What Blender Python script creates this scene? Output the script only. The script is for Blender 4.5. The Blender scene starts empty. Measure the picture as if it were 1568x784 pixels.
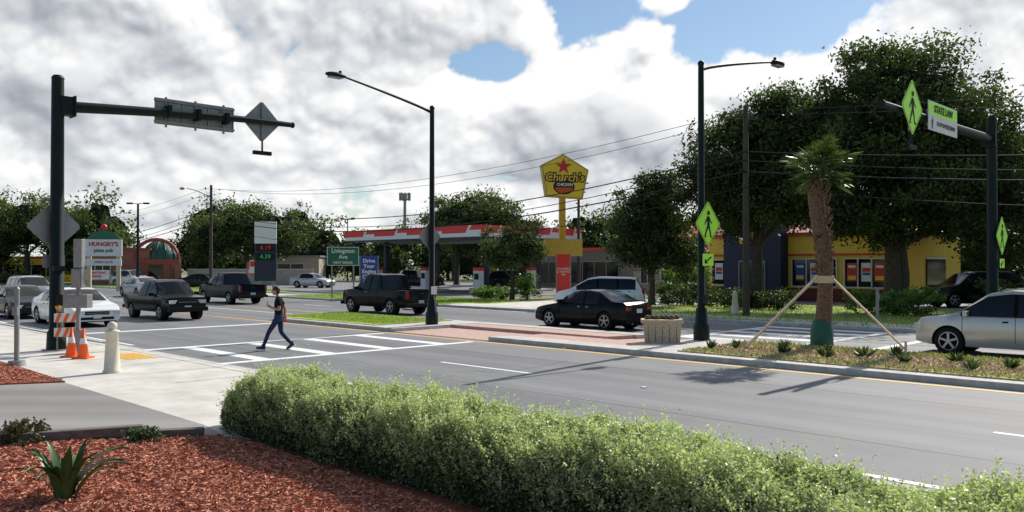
import bpy, math, random
import numpy as np
from mathutils import Vector, Matrix
random.seed(7); RNG=np.random.default_rng(7)
S2=math.sqrt(.5); RU=-math.pi/4
scene=bpy.context.scene
scene.view_settings.view_transform='Standard'
try: scene.view_settings.look='None'
except Exception: pass
scene.view_settings.exposure=0
def P(u,v,z=0): return ((u+v)*S2,(v-u)*S2,z)

# ------------------------------------------------------------ materials
MC={}
def M(name,col,rough=.6,metal=0,var=0.0,vs=4,bump=0,bs=40,coat=0,spec=.5,emis=0,stretch=None,col2=None):
    if name in MC: return MC[name]
    m=bpy.data.materials.new(name); m.use_nodes=True; nt=m.node_tree; N=nt.nodes; L=nt.links
    b=N['Principled BSDF']; c=(*col,1)
    b.inputs['Base Color'].default_value=c; b.inputs['Roughness'].default_value=rough
    b.inputs['Metallic'].default_value=metal; b.inputs['Specular IOR Level'].default_value=spec
    b.inputs['Coat Weight'].default_value=coat; b.inputs['Coat Roughness'].default_value=.04
    if emis: b.inputs['Emission Color'].default_value=c; b.inputs['Emission Strength'].default_value=emis
    tc=N.new('ShaderNodeTexCoord'); mp=N.new('ShaderNodeMapping'); L.new(tc.outputs['Object'],mp.inputs[0])
    if stretch: mp.inputs['Scale'].default_value=stretch
    if var:
        n=N.new('ShaderNodeTexNoise'); n.inputs['Scale'].default_value=vs; n.inputs['Detail'].default_value=6; n.inputs['Roughness'].default_value=.65
        L.new(mp.outputs[0],n.inputs['Vector'])
        r=N.new('ShaderNodeValToRGB'); L.new(n.outputs[0],r.inputs[0])
        r.color_ramp.elements[0].position=.3; r.color_ramp.elements[1].position=.7
        c2=col2 if col2 else tuple(x*(1+var) for x in col)
        r.color_ramp.elements[0].color=(*[x*(1-var) for x in col],1); r.color_ramp.elements[1].color=(*c2,1)
        L.new(r.outputs[0],b.inputs['Base Color'])
    if bump:
        n2=N.new('ShaderNodeTexNoise'); n2.inputs['Scale'].default_value=bs; n2.inputs['Detail'].default_value=3
        L.new(tc.outputs['Object'],n2.inputs['Vector'])
        bp=N.new('ShaderNodeBump'); bp.inputs['Strength'].default_value=bump; bp.inputs['Distance'].default_value=.02
        L.new(n2.outputs[0],bp.inputs['Height']); L.new(bp.outputs[0],b.inputs['Normal'])
    MC[name]=m; return m

def road_mat(name,base):
    m=bpy.data.materials.new(name); m.use_nodes=True; nt=m.node_tree; N=nt.nodes; L=nt.links
    b=N['Principled BSDF']; b.inputs['Roughness'].default_value=.72; b.inputs['Specular IOR Level'].default_value=.4
    tc=N.new('ShaderNodeTexCoord')
    def noise(scale,st,det=6,ro=.6):
        mp=N.new('ShaderNodeMapping'); mp.inputs['Scale'].default_value=st; L.new(tc.outputs['Object'],mp.inputs[0])
        n=N.new('ShaderNodeTexNoise'); n.inputs['Scale'].default_value=scale; n.inputs['Detail'].default_value=det; n.inputs['Roughness'].default_value=ro
        L.new(mp.outputs[0],n.inputs['Vector']); return n.outputs[0]
    a=noise(1.3,(.03,1,1)); c=noise(.5,(1,1,1)); d=noise(60,(1,1,1),3,.8)
    def math_(op,x,y):
        k=N.new('ShaderNodeMath'); k.operation=op
        for i,q in enumerate((x,y)):
            if isinstance(q,(int,float)): k.inputs[i].default_value=q
            else: L.new(q,k.inputs[i])
        return k.outputs[0]
    s=math_('ADD',math_('MULTIPLY',a,1.0),math_('ADD',math_('MULTIPLY',c,.45),math_('MULTIPLY',d,.5)))
    s=math_('MULTIPLY',s,1.03)
    mx=N.new('ShaderNodeMix'); mx.data_type='RGBA'; mx.blend_type='MULTIPLY'; mx.inputs[0].default_value=1
    mx.inputs[6].default_value=(*base,1); cb=N.new('ShaderNodeCombineColor')
    for i in range(3): L.new(s,cb.inputs[i])
    L.new(cb.outputs[0],mx.inputs[7]); L.new(mx.outputs[2],b.inputs['Base Color'])
    bp=N.new('ShaderNodeBump'); bp.inputs['Strength'].default_value=.35; bp.inputs['Distance'].default_value=.01
    L.new(d,bp.inputs['Height']); L.new(bp.outputs[0],b.inputs['Normal'])
    MC[name]=m; return m

def leaf_mat(name,dark,light,trans=.35,rough=.5):
    m=bpy.data.materials.new(name); m.use_nodes=True; nt=m.node_tree; N=nt.nodes; L=nt.links
    b=N['Principled BSDF']; out=N['Material Output']; b.inputs['Roughness'].default_value=rough; b.inputs['Specular IOR Level'].default_value=.3
    at=N.new('ShaderNodeAttribute'); at.attribute_name='face_tone'
    r=N.new('ShaderNodeValToRGB'); L.new(at.outputs['Fac'],r.inputs[0])
    r.color_ramp.elements[0].color=(*dark,1); r.color_ramp.elements[1].color=(*light,1)
    L.new(r.outputs[0],b.inputs['Base Color'])
    if trans>0:
        t=N.new('ShaderNodeBsdfTranslucent'); h=N.new('ShaderNodeMix'); h.data_type='RGBA'; h.blend_type='MULTIPLY'; h.inputs[0].default_value=1
        L.new(r.outputs[0],h.inputs[6]); h.inputs[7].default_value=(1.5,1.6,.8,1); L.new(h.outputs[2],t.inputs[0])
        mx=N.new('ShaderNodeMixShader'); mx.inputs[0].default_value=trans
        L.new(b.outputs[0],mx.inputs[1]); L.new(t.outputs[0],mx.inputs[2]); L.new(mx.outputs[0],out.inputs[0])
    MC[name]=m; return m

ASPH=road_mat('asphalt',(.178,.178,.183))
LOT=road_mat('lot_asphalt',(.21,.21,.205))
PATH=road_mat('path_asphalt',(.25,.24,.225))
CONC=M('concrete',(.60,.57,.51),.85,var=.18,vs=1.5,bump=.2,bs=60)
CONC2=M('kerb_concrete',(.52,.50,.46),.85,var=.25,vs=3,bump=.2)
WHITE=M('white_paint',(.80,.80,.78),.7,var=.14,vs=14)
YELLOW=M('yellow_paint',(.80,.47,.07),.7,var=.15,vs=12)
PAVER=M('brick_paver',(.52,.34,.28),.85,var=.2,vs=6,bump=.3)
GRASSM=M('grass_ground',(.24,.32,.05),.95,var=.35,vs=.9,bump=.6,bs=30,col2=(.46,.48,.14))
GROUND=M('ground_soil_grass',(.15,.18,.06),.95,var=.35,vs=.25,bump=.4,bs=15,col2=(.25,.23,.11))
MULCH=M('mulch_base',(.30,.085,.042),.95,var=.5,vs=25,bump=1,bs=40)
STRAW=M('straw_mulch',(.42,.30,.15),.95,var=.45,vs=9,bump=1,bs=30,col2=(.70,.54,.30))
DGREEN=M('dark_green_steel',(.008,.016,.013),.5,var=.2,vs=3,spec=.22)
ALU=M('aluminium',(.27,.28,.28),.5,metal=.55,var=.15,vs=5)
GALV=M('galvanised',(.28,.28,.27),.55,metal=.4,var=.15,vs=9)
BLACK=M('black_plastic',(.012,.012,.013),.6,spec=.25)
FYG=M('fluorescent_yellow_green',(.36,.80,.03),.45,emis=.10)
WOOD=M('utility_wood',(.075,.058,.045),.9,var=.35,vs=3,stretch=(6,6,.6),bump=.4)
LUMBER=M('lumber',(.60,.46,.31),.8,var=.2,vs=4)
BARK=M('bark',(.055,.045,.036),.95,var=.4,vs=6,bump=1,bs=12)
PBARK=M('palm_bark',(.15,.095,.06),.95,var=.5,vs=12,bump=1,bs=25)
SIGNW=M('sign_white',(.75,.75,.73),.5,var=.05)
RED=M('sign_red',(.6,.03,.02),.45); CYELL=M('chicken_yellow',(.9,.62,.04),.5,var=.06,vs=2)
SGREEN=M('sign_green',(.01,.14,.07),.4); SBLUE=M('sign_blue',(.02,.05,.30),.4)
ORANGE=M('cone_orange',(.9,.14,.02),.5)
GLASS=M('window_glass',(.008,.010,.011),.08,spec=.4)
TYRE=M('tyre',(.014,.014,.014),.85,spec=.2); RIM=M('rim',(.40,.40,.41),.35,metal=.8); CHROME=M('chrome',(.55,.55,.55),.15,metal=1)
HL=M('headlamp',(.6,.62,.65),.08,coat=1); TL=M('tail_lamp',(.35,.008,.008),.12,coat=.6)
DARK=M('underbody',(.006,.006,.006),.9,spec=.1)

# ------------------------------------------------------------ mesh builder
class MB:
    def __init__(s): s.v=[];s.f=[];s.m=[];s.s=[];s.mats=[];s.T=Matrix()
    def add(s,vs,fs,mat,smooth=False):
        if mat not in s.mats: s.mats.append(mat)
        k=s.mats.index(mat); o=len(s.v)
        s.v+= [tuple(s.T@Vector(p)) for p in vs]
        for f in fs: s.f.append([i+o for i in f]); s.m.append(k); s.s.append(smooth)
    def box(s,c,sz,mat,rz=0,tx=1,ty=1,R=None):
        x,y,z=[a/2 for a in sz]; vs=[]
        for k,(sx,sy,zz) in enumerate([(1,1,-z),(tx,ty,z)]):
            vs+=[(-x*sx,-y*sy,zz),(x*sx,-y*sy,zz),(x*sx,y*sy,zz),(-x*sx,y*sy,zz)]
        Rm=R if R is not None else Matrix.Rotation(rz,3,'Z')
        vs=[tuple(Rm@Vector(p)+Vector(c)) for p in vs]
        s.add(vs,[(3,2,1,0),(4,5,6,7),(0,1,5,4),(1,2,6,5),(2,3,7,6),(3,0,4,7)],mat)
    def bar(s,p,q,w,h,mat):
        p=Vector(p);q=Vector(q);d=q-p; R=d.to_track_quat('X','Z').to_matrix()
        s.box((p+q)/2,(d.length,w,h),mat,R=R)
    def tube(s,pts,rad,mat,n=12,caps=True,smooth=True):
        pts=[Vector(p) for p in pts]
        if not hasattr(rad,'__len__'): rad=[rad]*len(pts)
        vs=[];fs=[]
        for i,p in enumerate(pts):
            d=(pts[min(i+1,len(pts)-1)]-pts[max(i-1,0)]).normalized()
            a=d.cross(Vector((0,0,1)) if abs(d.z)<.9 else Vector((0,1,0))).normalized(); b=d.cross(a)
            for k in range(n):
                t=2*math.pi*k/n; vs.append(tuple(p+(a*math.cos(t)+b*math.sin(t))*rad[i]))
        for i in range(len(pts)-1):
            for k in range(n):
                k2=(k+1)%n; fs.append((i*n+k,i*n+k2,(i+1)*n+k2,(i+1)*n+k))
        s.add(vs,fs,mat,smooth)
        if caps:
            e=(len(pts)-1)*n
            s.add(vs[:n],[tuple(range(n))],mat); s.add(vs[e:],[tuple(reversed(range(n)))],mat)
    def cyl(s,p,q,r,mat,r2=None,n=16): s.tube([p,q],[r,r if r2 is None else r2],mat,n)
    def prism(s,pts,z0,z1,mat,side=None):
        n=len(pts); a=[(x,y,z0) for x,y in pts]; b=[(x,y,z1) for x,y in pts]
        s.add(b,[tuple(range(n))],mat)
        s.add(a+b,[(i,(i+1)%n,n+(i+1)%n,n+i) for i in range(n)],side or mat)
        s.add(a,[tuple(reversed(range(n)))],side or mat)
    def sheet(s,pts,z,mat): s.add([(x,y,z) for x,y in pts],[tuple(range(len(pts)))],mat)
    def rect(s,u0,u1,v0,v1,z,mat): s.sheet([(u0,v0),(u1,v0),(u1,v1),(u0,v1)],z,mat)
    def xz(s,pts,y,mat,thick=0,back=None):
        n=len(pts); f=[(x,y,z) for x,z in pts]
        s.add(f,[tuple(range(n))],mat)
        if thick:
            g=[(x,y+thick,z) for x,z in pts]; s.add(g,[tuple(reversed(range(n)))],back or mat)
            s.add(f+g,[(i,n+i,n+(i+1)%n,(i+1)%n) for i in range(n)],back or mat)
    def sphere(s,c,r,mat,n=14,m=8,sc=(1,1,1),z0=-1):
        vs=[];fs=[]
        for j in range(m+1):
            ph=-math.pi/2+math.pi*j/m
            if z0>-1: ph=math.asin(z0)+(math.pi/2-math.asin(z0))*j/m
            for i in range(n):
                t=2*math.pi*i/n; vs.append((c[0]+r*sc[0]*math.cos(ph)*math.cos(t),c[1]+r*sc[1]*math.cos(ph)*math.sin(t),c[2]+r*sc[2]*math.sin(ph)))
        for j in range(m):
            for i in range(n):
                i2=(i+1)%n; fs.append((j*n+i,j*n+i2,(j+1)*n+i2,(j+1)*n+i))
        s.add(vs,fs,mat,True)
    def obj(s,name,loc=(0,0,0),rz=0,parent=None,bevel=0):
        me=bpy.data.meshes.new(name); me.from_pydata(s.v,[],s.f)
        for m in s.mats: me.materials.append(m)
        me.polygons.foreach_set('material_index',s.m); me.polygons.foreach_set('use_smooth',s.s); me.update()
        o=bpy.data.objects.new(name,me); scene.collection.objects.link(o); o.location=loc; o.rotation_euler=(0,0,rz)
        if parent: o.parent=parent
        if bevel:
            b=o.modifiers.new('b','BEVEL'); b.width=bevel; b.segments=2; b.limit_method='ANGLE'
        return o
def text(body,size,loc,mat,parent,name='lettering',rz=0,sx=1,bold=0,shear=0):
    c=bpy.data.curves.new(name,'FONT'); c.body=body; c.size=size; c.align_x='CENTER'; c.align_y='CENTER'; c.extrude=.003; c.offset=bold; c.shear=shear
    c.resolution_u=2; c.materials.append(mat)
    o=bpy.data.objects.new(name,c); scene.collection.objects.link(o); o.parent=parent
    o.location=loc; o.rotation_euler=(math.pi/2,0,rz); o.scale=(sx,1,1); return o

def leaf_mesh(name,pts,size,mat,face_tone=None,parent=None,aspect=.5,up=0.0,axis=None):
    n=len(pts); size=np.broadcast_to(np.asarray(size,float),(n,))
    a=RNG.normal(size=(n,3)) if axis is None else axis+RNG.normal(size=(n,3))*.25
    a/=np.linalg.norm(a,axis=1)[:,None]
    b=RNG.normal(size=(n,3)); b[:,2]*= (1-up)
    b-=a*(a*b).sum(1)[:,None]; b/=np.linalg.norm(b,axis=1)[:,None]
    sa=a*size[:,None]; sb=b*(size*aspect)[:,None]
    V=np.stack([pts-sa,pts+sb-.15*sa,pts+sa,pts-sb-.15*sa],1).reshape(-1,3)
    me=bpy.data.meshes.new(name); me.vertices.add(4*n); me.vertices.foreach_set('co',V.ravel())
    me.loops.add(4*n); me.loops.foreach_set('vertex_index',np.arange(4*n,dtype=np.int32))
    me.polygons.add(n); me.polygons.foreach_set('loop_start',np.arange(0,4*n,4,dtype=np.int32))
    try: me.polygons.foreach_set('loop_total',np.full(n,4,dtype=np.int32))
    except Exception: pass
    at=me.attributes.new('face_tone','FLOAT','FACE'); at.data.foreach_set('value',(RNG.random(n) if face_tone is None else np.clip(face_tone,0,1)).astype(np.float32))
    me.materials.append(mat); me.update(calc_edges=True); me.validate()
    o=bpy.data.objects.new(name,me); scene.collection.objects.link(o)
    if parent: o.parent=parent
    return o

CORE=M('crown_shade',(.022,.034,.013),.95,spec=.05,var=.5,vs=1.5)  # dark solid cores added inside crowns to block sky between the leaves
def clump_points(clumps,n,sub=34,subr=.30,core=None,cf=.60):
    w=np.array([(c[3]*c[4]*c[5])**(2/3) for c in clumps]); w/=w.sum(); out=[];rn=[]
    for c,wi in zip(clumps,w):
        k=max(20,int(n*wi)); d=RNG.normal(size=(sub,3)); d/=np.linalg.norm(d,axis=1)[:,None]
        rr=RNG.uniform(.45,1.08,sub)**.6
        cen=d*rr[:,None]; sr=RNG.uniform(.45,1.4,sub)*subr; tone=RNG.normal(0,.15,sub)
        pw=sr**2; idx=RNG.choice(sub,k,p=pw/pw.sum()); q=RNG.normal(size=(k,3)); ql=np.linalg.norm(q,axis=1)[:,None]; q/=ql
        q*= (np.minimum(ql,2.6)/1.55)*(RNG.random(k)**.25)[:,None]
        p=cen[idx]+q*sr[idx][:,None]*np.array([1,1,.8])
        rn.append(.42+tone[idx]+q[:,2]*.22+cen[idx][:,2]*.12+RNG.normal(0,.17,k))  # tuft and crown tops paler: top light put into leaf colour, plus random part
        out.append(p*np.array(c[3:6])+np.array(c[:3]))
        if core is not None:
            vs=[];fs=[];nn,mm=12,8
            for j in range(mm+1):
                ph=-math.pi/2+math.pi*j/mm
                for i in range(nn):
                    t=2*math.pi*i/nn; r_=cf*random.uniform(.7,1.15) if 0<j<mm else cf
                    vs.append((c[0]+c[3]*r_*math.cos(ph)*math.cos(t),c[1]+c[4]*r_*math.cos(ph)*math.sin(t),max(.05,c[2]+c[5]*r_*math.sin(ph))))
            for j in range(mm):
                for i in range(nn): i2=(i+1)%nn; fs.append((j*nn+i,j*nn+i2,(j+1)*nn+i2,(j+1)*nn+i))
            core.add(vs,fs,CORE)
    return np.concatenate(out),np.concatenate(rn)

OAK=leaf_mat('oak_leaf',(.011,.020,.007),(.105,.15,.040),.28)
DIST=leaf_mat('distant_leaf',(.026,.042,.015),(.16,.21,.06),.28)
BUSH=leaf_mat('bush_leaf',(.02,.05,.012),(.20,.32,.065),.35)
def tree(name,x,y,th,tr,clumps,n,ls,mat=None,lean=(0,0),trunks=1,cf=.52):
    b=MB(); top=Vector((lean[0],lean[1],th))
    for k in range(trunks):
        o=Vector((k*.5,k*.3,0)); b.tube([o,o+Vector((0,0,.25)),top*.5+o*1.2+Vector((.05,0,0)),top+o],[tr*1.5,tr*1.1,tr*.95,tr*.8],BARK,10)
    for c in clumps:
        p=Vector(c[:3]); m=(top+p)/2+Vector((random.uniform(-.3,.3),random.uniform(-.3,.3),-.3))
        b.tube([top-Vector((0,0,.4)),m,p],[tr*.5,tr*.33,tr*.12],BARK,7)
        for _ in range(3):
            q=p+Vector((random.uniform(-.7,.7)*c[3],random.uniform(-.7,.7)*c[4],random.uniform(-.2,.8)*c[5]))
            b.tube([m,(m+q)/2+Vector((0,0,.15)),q],[tr*.22,tr*.15,.02],BARK,5)
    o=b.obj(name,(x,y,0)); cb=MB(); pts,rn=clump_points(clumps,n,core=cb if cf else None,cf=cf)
    if cf: cb.obj('crown_core',parent=o)
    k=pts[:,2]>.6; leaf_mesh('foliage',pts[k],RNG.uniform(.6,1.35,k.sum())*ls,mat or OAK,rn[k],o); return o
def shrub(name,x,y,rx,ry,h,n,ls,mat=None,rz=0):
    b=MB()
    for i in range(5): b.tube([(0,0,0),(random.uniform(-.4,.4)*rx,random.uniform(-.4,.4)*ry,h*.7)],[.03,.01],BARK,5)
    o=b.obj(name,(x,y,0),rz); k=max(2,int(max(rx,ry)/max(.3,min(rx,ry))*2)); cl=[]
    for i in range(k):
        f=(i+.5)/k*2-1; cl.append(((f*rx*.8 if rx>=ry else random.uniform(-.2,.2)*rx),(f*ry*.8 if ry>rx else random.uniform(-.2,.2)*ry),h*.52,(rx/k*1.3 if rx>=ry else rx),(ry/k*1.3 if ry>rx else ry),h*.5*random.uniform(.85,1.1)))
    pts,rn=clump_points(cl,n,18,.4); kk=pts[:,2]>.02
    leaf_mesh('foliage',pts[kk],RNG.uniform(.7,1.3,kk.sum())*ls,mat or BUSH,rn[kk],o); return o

# ------------------------------------------------------------ ground & roads
g=MB(); g.sheet([(-1500,-600),(1500,-600),(1500,2500),(-1500,2500)],-.004,GROUND); g.obj('ground')
r=MB(); r.rect(-420,160,9.0,18.05,0,ASPH); r.rect(-420,160,22.55,30.7,0,ASPH); r.rect(-420,-33.2,18.05,22.55,0,ASPH)
r.obj('road',(0,0,0),RU)
mk=MB(); z=.004
mk.rect(-420,-25.5,9.55,9.68,z,WHITE); mk.rect(-17,160,9.55,9.68,z,WHITE)
for k in range(-12,10):
    u0=-15.8+12.2*k
    if not(-30<u0<-19): mk.rect(u0,u0+3.1,13.27,13.39,z,WHITE); mk.rect(u0-4,u0-.9,26.55,26.67,z,WHITE)
mk.rect(-420,-37,17.6,17.72,z,YELLOW); mk.rect(-37,160,17.60,17.76,z,YELLOW); mk.rect(-34,-17,22.8,22.92,z,YELLOW);mk.rect(-11,160,22.8,22.92,z,YELLOW)
mk.rect(-420,-36,21.0,21.12,z,WHITE); mk.rect(-420,-36,22.75,22.87,z,YELLOW)
mk.rect(-420,-17,30.2,30.32,z,WHITE)
mk.rect(-24.0,-23.7,9.3,17.5,z,WHITE); mk.rect(-19.4,-19.1,9.3,17.5,z,WHITE)
for i in range(4):
    v0=10.3+i*1.95; mk.rect(-23.696,-19.404,v0,v0+.42,z,WHITE)
mk.rect(-31.2,-30.8,9.8,17.4,z,WHITE)
mk.rect(-15.9,-15.6,23.1,30.1,z,WHITE); mk.rect(-11.6,-11.3,23.1,30.1,z,WHITE)
for i in range(5):
    v0=23.5+i*1.5; mk.rect(-15.596,-11.604,v0,v0+.6,z,WHITE)
mk.rect(-9.6,-9.3,23.1,30.1,z,WHITE)
mk.obj('road_markings',(0,0,0),RU)
TAR=M('crack_sealant',(.10,.10,.102),.6); PATCH=road_mat('asphalt_patch',(.15,.15,.155))
ck=MB(); ck.rect(-420,160,15.46,15.49,.003,TAR); ck.rect(-420,160,11.4,11.42,.003,TAR)
for (u,v,a,n) in((-14,16,-.9,10),(-27,11,1.2,10),(-10,27,.5,10)):
    for i in range(n):
        a+=random.uniform(-.35,.35); u2=u+.4*math.cos(a); v2=v+.4*math.sin(a); nx,ny=-math.sin(a)*.010,math.cos(a)*.010
        ck.sheet([(u-nx,v-ny),(u2-nx,v2-ny),(u2+nx,v2+ny),(u+nx,v+ny)],.003,TAR); u,v=u2,v2
ck.rect(-12.5,-9.2,9.9,11.3,.002,PATCH); ck.obj('road_seams',(0,0,0),RU)
rm=MB()
for k in range(-4,6):
    rm.box((-9.7+12.2*k,13.33,.012),(.1,.1,.018),SIGNW); rm.box((-9.7+6.1*k,17.9,.012),(.1,.1,.018),YELLOW)
rm.obj('road_reflectors',(0,0,0),RU)

NZ=.09
s=MB()
s.prism([(-420,4.2),(160,4.2),(160,8.85),(-420,8.85)],-.05,NZ,CONC)
s.obj('sidewalk',(0,0,0),RU)
j=MB()
for k in range(-40,12): j.rect(k*1.8,k*1.8+.018,6.9,8.84,NZ+.003,BLACK)
j.rect(-70,20,8.62,8.635,NZ+.003,BLACK)
j.obj('sidewalk_joints',(0,0,0),RU)
kb=MB(); kb.box((-223,8.93,.06),(394,.16,.14),CONC2); kb.box((72,8.93,.06),(176,.16,.14),CONC2)
kb.box((-21,8.93,.02),(10,.16,.05),CONC2)
kb.rect(-420,160,9.01,9.4,.003,CONC2)
kb.obj('kerb',(0,0,0),RU,bevel=.02)
t=MB(); t.rect(-22.4,-20.9,7.75,8.5,NZ+.005,YELLOW)
for i in range(10):
    for jx in range(5): t.cyl((-22.3+i*.14,7.83+jx*.14,NZ+.005),(-22.3+i*.14,7.83+jx*.14,NZ+.014),.03,YELLOW,n=6)
t.obj('tactile_paving',(0,0,0),RU)
p=MB(); p.prism([(-60,9.0),(-60,21),(-14,14.6),(-9.9,15.9),(-8.7,16.3),(-6.5,14.1),(-4.4,12.0),(-3.9,11.3),(-6.6,10.75),(-9,10.4)],-.05,NZ+.012,PATH); p.obj('path')
mb=MB(); mb.prism([(-60,26),(-13.2,20.9),(-10.6,18.3),(-8.75,16.4),(-9.9,16.0),(-14,14.7),(-60,20)],-.05,NZ+.03,MULCH)
mb.obj('mulch_bed')
mb=MB(); mb.prism([(-60,9.0),(-9,10.3),(-6.6,10.65),(-3.9,11.2),(-3.3,10.9),(10,-2.4),(10,-12),(-60,-12)],-.05,NZ+.02,MULCH)
mb.obj('mulch_bed')
CH=leaf_mat('bark_chip',(.17,.048,.026),(.90,.40,.25),0,.85)
def chips(name,poly,n):
    poly=np.array(poly); lo=poly.min(0); hi=poly.max(0); q=RNG.uniform(lo,hi,(n*3,2))
    ins=np.zeros(len(q),bool); jn=len(poly)-1
    for i in range(len(poly)):
        xi,yi=poly[i];xj,yj=poly[jn]; c=((yi>q[:,1])!=(yj>q[:,1]))&(q[:,0]<(xj-xi)*(q[:,1]-yi)/(yj-yi+1e-9)+xi); ins^=c; jn=i
    q=q[ins][:n]; m=len(q); ax=RNG.normal(size=(m,3)); ax[:,2]*=.25
    pts=np.c_[q,NZ+.03+RNG.random(m)*.03]
    leaf_mesh(name,pts,RNG.uniform(.015,.045,m),CH,RNG.beta(1.6,1.6,m),None,.28,.0,ax*3)
chips('bark_mulch',[(-8,10.2),(-6.6,10.6),(-3.9,11.1),(-3.4,10.8),(-.4,7.6),(-.4,6.6),(-8,6.6)],60000)
chips('bark_mulch',[(-13.2,20.8),(-10.6,18.2),(-8.8,16.4),(-9.9,16.0),(-13,15)],9000)

m1=MB()
poly=[(-24,18.05)]+[(-31.9-2.1*math.sin(a),20.3-2.25*math.cos(a)) for a in np.linspace(0,math.pi,11)]+[(-24,22.55)]
m1.prism(poly[::-1],-.02,.13,CONC2)
ip=[(-24.2,22.2)]+[(-31.7-1.9*math.sin(a),20.3-1.95*math.cos(a)) for a in np.linspace(math.pi,0,11)]+[(-24.2,18.4)]
m1.prism([(q[0] if q[0]<-24.3 else -25.6,q[1]) for q in ip],.05,.15,GRASSM)
m1.obj('median',(0,0,0),RU)
m2=MB(); m2.rect(-24,-14.2,18.05,22.55,.012,PAVER)
m2.prism([(-19.1,18.05),(-14.2,18.05),(-14.2,18.9),(-18.9,18.9)],-.02,.13,CONC2)
m2.prism([(-24,21.9),(-16.2,21.9),(-16.0,22.55),(-24,22.55)],-.02,.13,CONC2)
m2.prism([(-18.9,18.92),(-14.22,18.92),(-14.22,20.2),(-18.7,20.2)],-.02,.12,PAVER)
m2.prism([(-24,20.8),(-16.6,20.8),(-16.3,21.88),(-24,21.88)],-.02,.12,PAVER)
m2.obj('median_refuge',(0,0,0),RU)
m3=MB(); m3.prism([(-14.19,18.05),(160,18.05),(160,22.55),(-14.19,22.55)],-.02,.13,CONC2)
m3.prism([(-12.4,18.5),(160,18.5),(160,22.25),(-12.4,22.25)],.05,.16,STRAW)
m3.obj('median_bed',(0,0,0),RU)
STR=leaf_mat('straw_bits',(.24,.16,.08),(.85,.70,.44),0,.9)
q=np.c_[RNG.uniform(-12.3,6,26000),RNG.uniform(18.5,22.2,26000),.165+RNG.random(26000)*.03]
o=leaf_mesh('straw_mulch',q,RNG.uniform(.02,.06,26000),STR,None,None,.3); o.rotation_euler[2]=RU
GR=leaf_mat('grass_blade',(.10,.18,.025),(.42,.54,.11),.3,.6)
def grass(name,u0,u1,v0,v1,n,h,z0=0):
    q=np.c_[RNG.uniform(u0,u1,n),RNG.uniform(v0,v1,n),np.full(n,z0+h*.6)]
    ax=RNG.normal(size=(n,3))*.6; ax[:,2]=1.2
    o=leaf_mesh(name,q,RNG.uniform(.5,1.2,n)*h,GR,None,None,.22,0,ax); o.rotation_euler[2]=RU
grass('grass',-33,-25.6,18.7,22,9000,.05,.15)
grass('grass',-12.3,20,21.2,22.2,4500,.06,.16); grass('grass',-12.3,20,18.5,19.1,4500,.05,.16)
AG=leaf_mat('agave_leaf',(.02,.045,.015),(.10,.15,.06),.2)
def tufts(name,lst,h,k=22):
    pts=[];ax=[]
    for (u,v,z0,s) in lst:
        for i in range(k):
            a=random.uniform(0,6.28); e=random.uniform(.4,1.3); d=np.array([math.cos(a)*math.cos(e),math.sin(a)*math.cos(e),math.sin(e)])
            pts.append(np.array([u,v,z0])+d*h*s*.5); ax.append(d*5)
    o=leaf_mesh(name,np.array(pts),h*.5,AG,None,None,.2,0,np.array(ax)); o.rotation_euler[2]=RU
tufts('agave_plants',[(-12+.62*i+random.uniform(-.2,.2),[19.4,20.2,21.0,19.8,20.7][i%5]+random.uniform(-.2,.2),.16,random.uniform(.8,1.3)) for i in range(44)],.30,26)

f=MB(); f.box((-130,30.78,.06),(580,.16,.14),CONC2); f.obj('kerb',(0,0,0),RU,bevel=.02)
f=MB(); f.prism([(-420,32.0),(160,32.0),(160,33.6),(-420,33.6)],-.02,.09,CONC)
f.prism([(-37,30.87),(-27,30.87),(-27,31.99),(-37,31.99)],-.02,.08,CONC); f.prism([(-17,30.87),(-10,30.87),(-10,31.99),(-17,31.99)],-.02,.088,CONC)
f.prism([(-64,30.87),(-55,30.87),(-55,31.99),(-64,31.99)],-.02,.08,CONC)
f.prism([(-36,33.61),(-28,33.61),(-26,46),(-37,46)],-.02,.075,CONC)
f.obj('sidewalk',(0,0,0),RU)
f=MB(); f.rect(-120,-44,38,75,.02,LOT); f.rect(-64,-55,33.62,38,.02,LOT); f.rect(-37,20,46.01,70,.02,LOT); f.rect(-240,-125,34,80,.02,LOT)
f.obj('parking_lot',(0,0,0),RU)
f=MB(); f.rect(-420,-64.01,30.87,31.98,.1,GRASSM); f.rect(-54.9,-37.1,30.87,31.98,.1,GRASSM); f.rect(-26.9,-17.1,30.87,31.98,.1,GRASSM); f.rect(-9.9,160,30.87,31.98,.1,GRASSM)
f.rect(-55,-36.1,33.62,37.9,.06,GRASSM); f.rect(-27.5,60,33.62,45.9,.06,GRASSM); f.rect(-124,-64.1,33.62,37.9,.06,GRASSM)
f.obj('lawn',(0,0,0),RU)
grass('grass',-55,-37,30.9,37.8,22000,.07,.08); grass('grass',-27.5,10,30.9,45,20000,.07,.08); grass('grass',-110,-65,30.9,37.8,12000,.09,.08)
f=MB(); f.box((-130,37.97,.08),(170,.15,.16),CONC2); f.obj('kerb',(0,0,0),RU)

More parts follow.
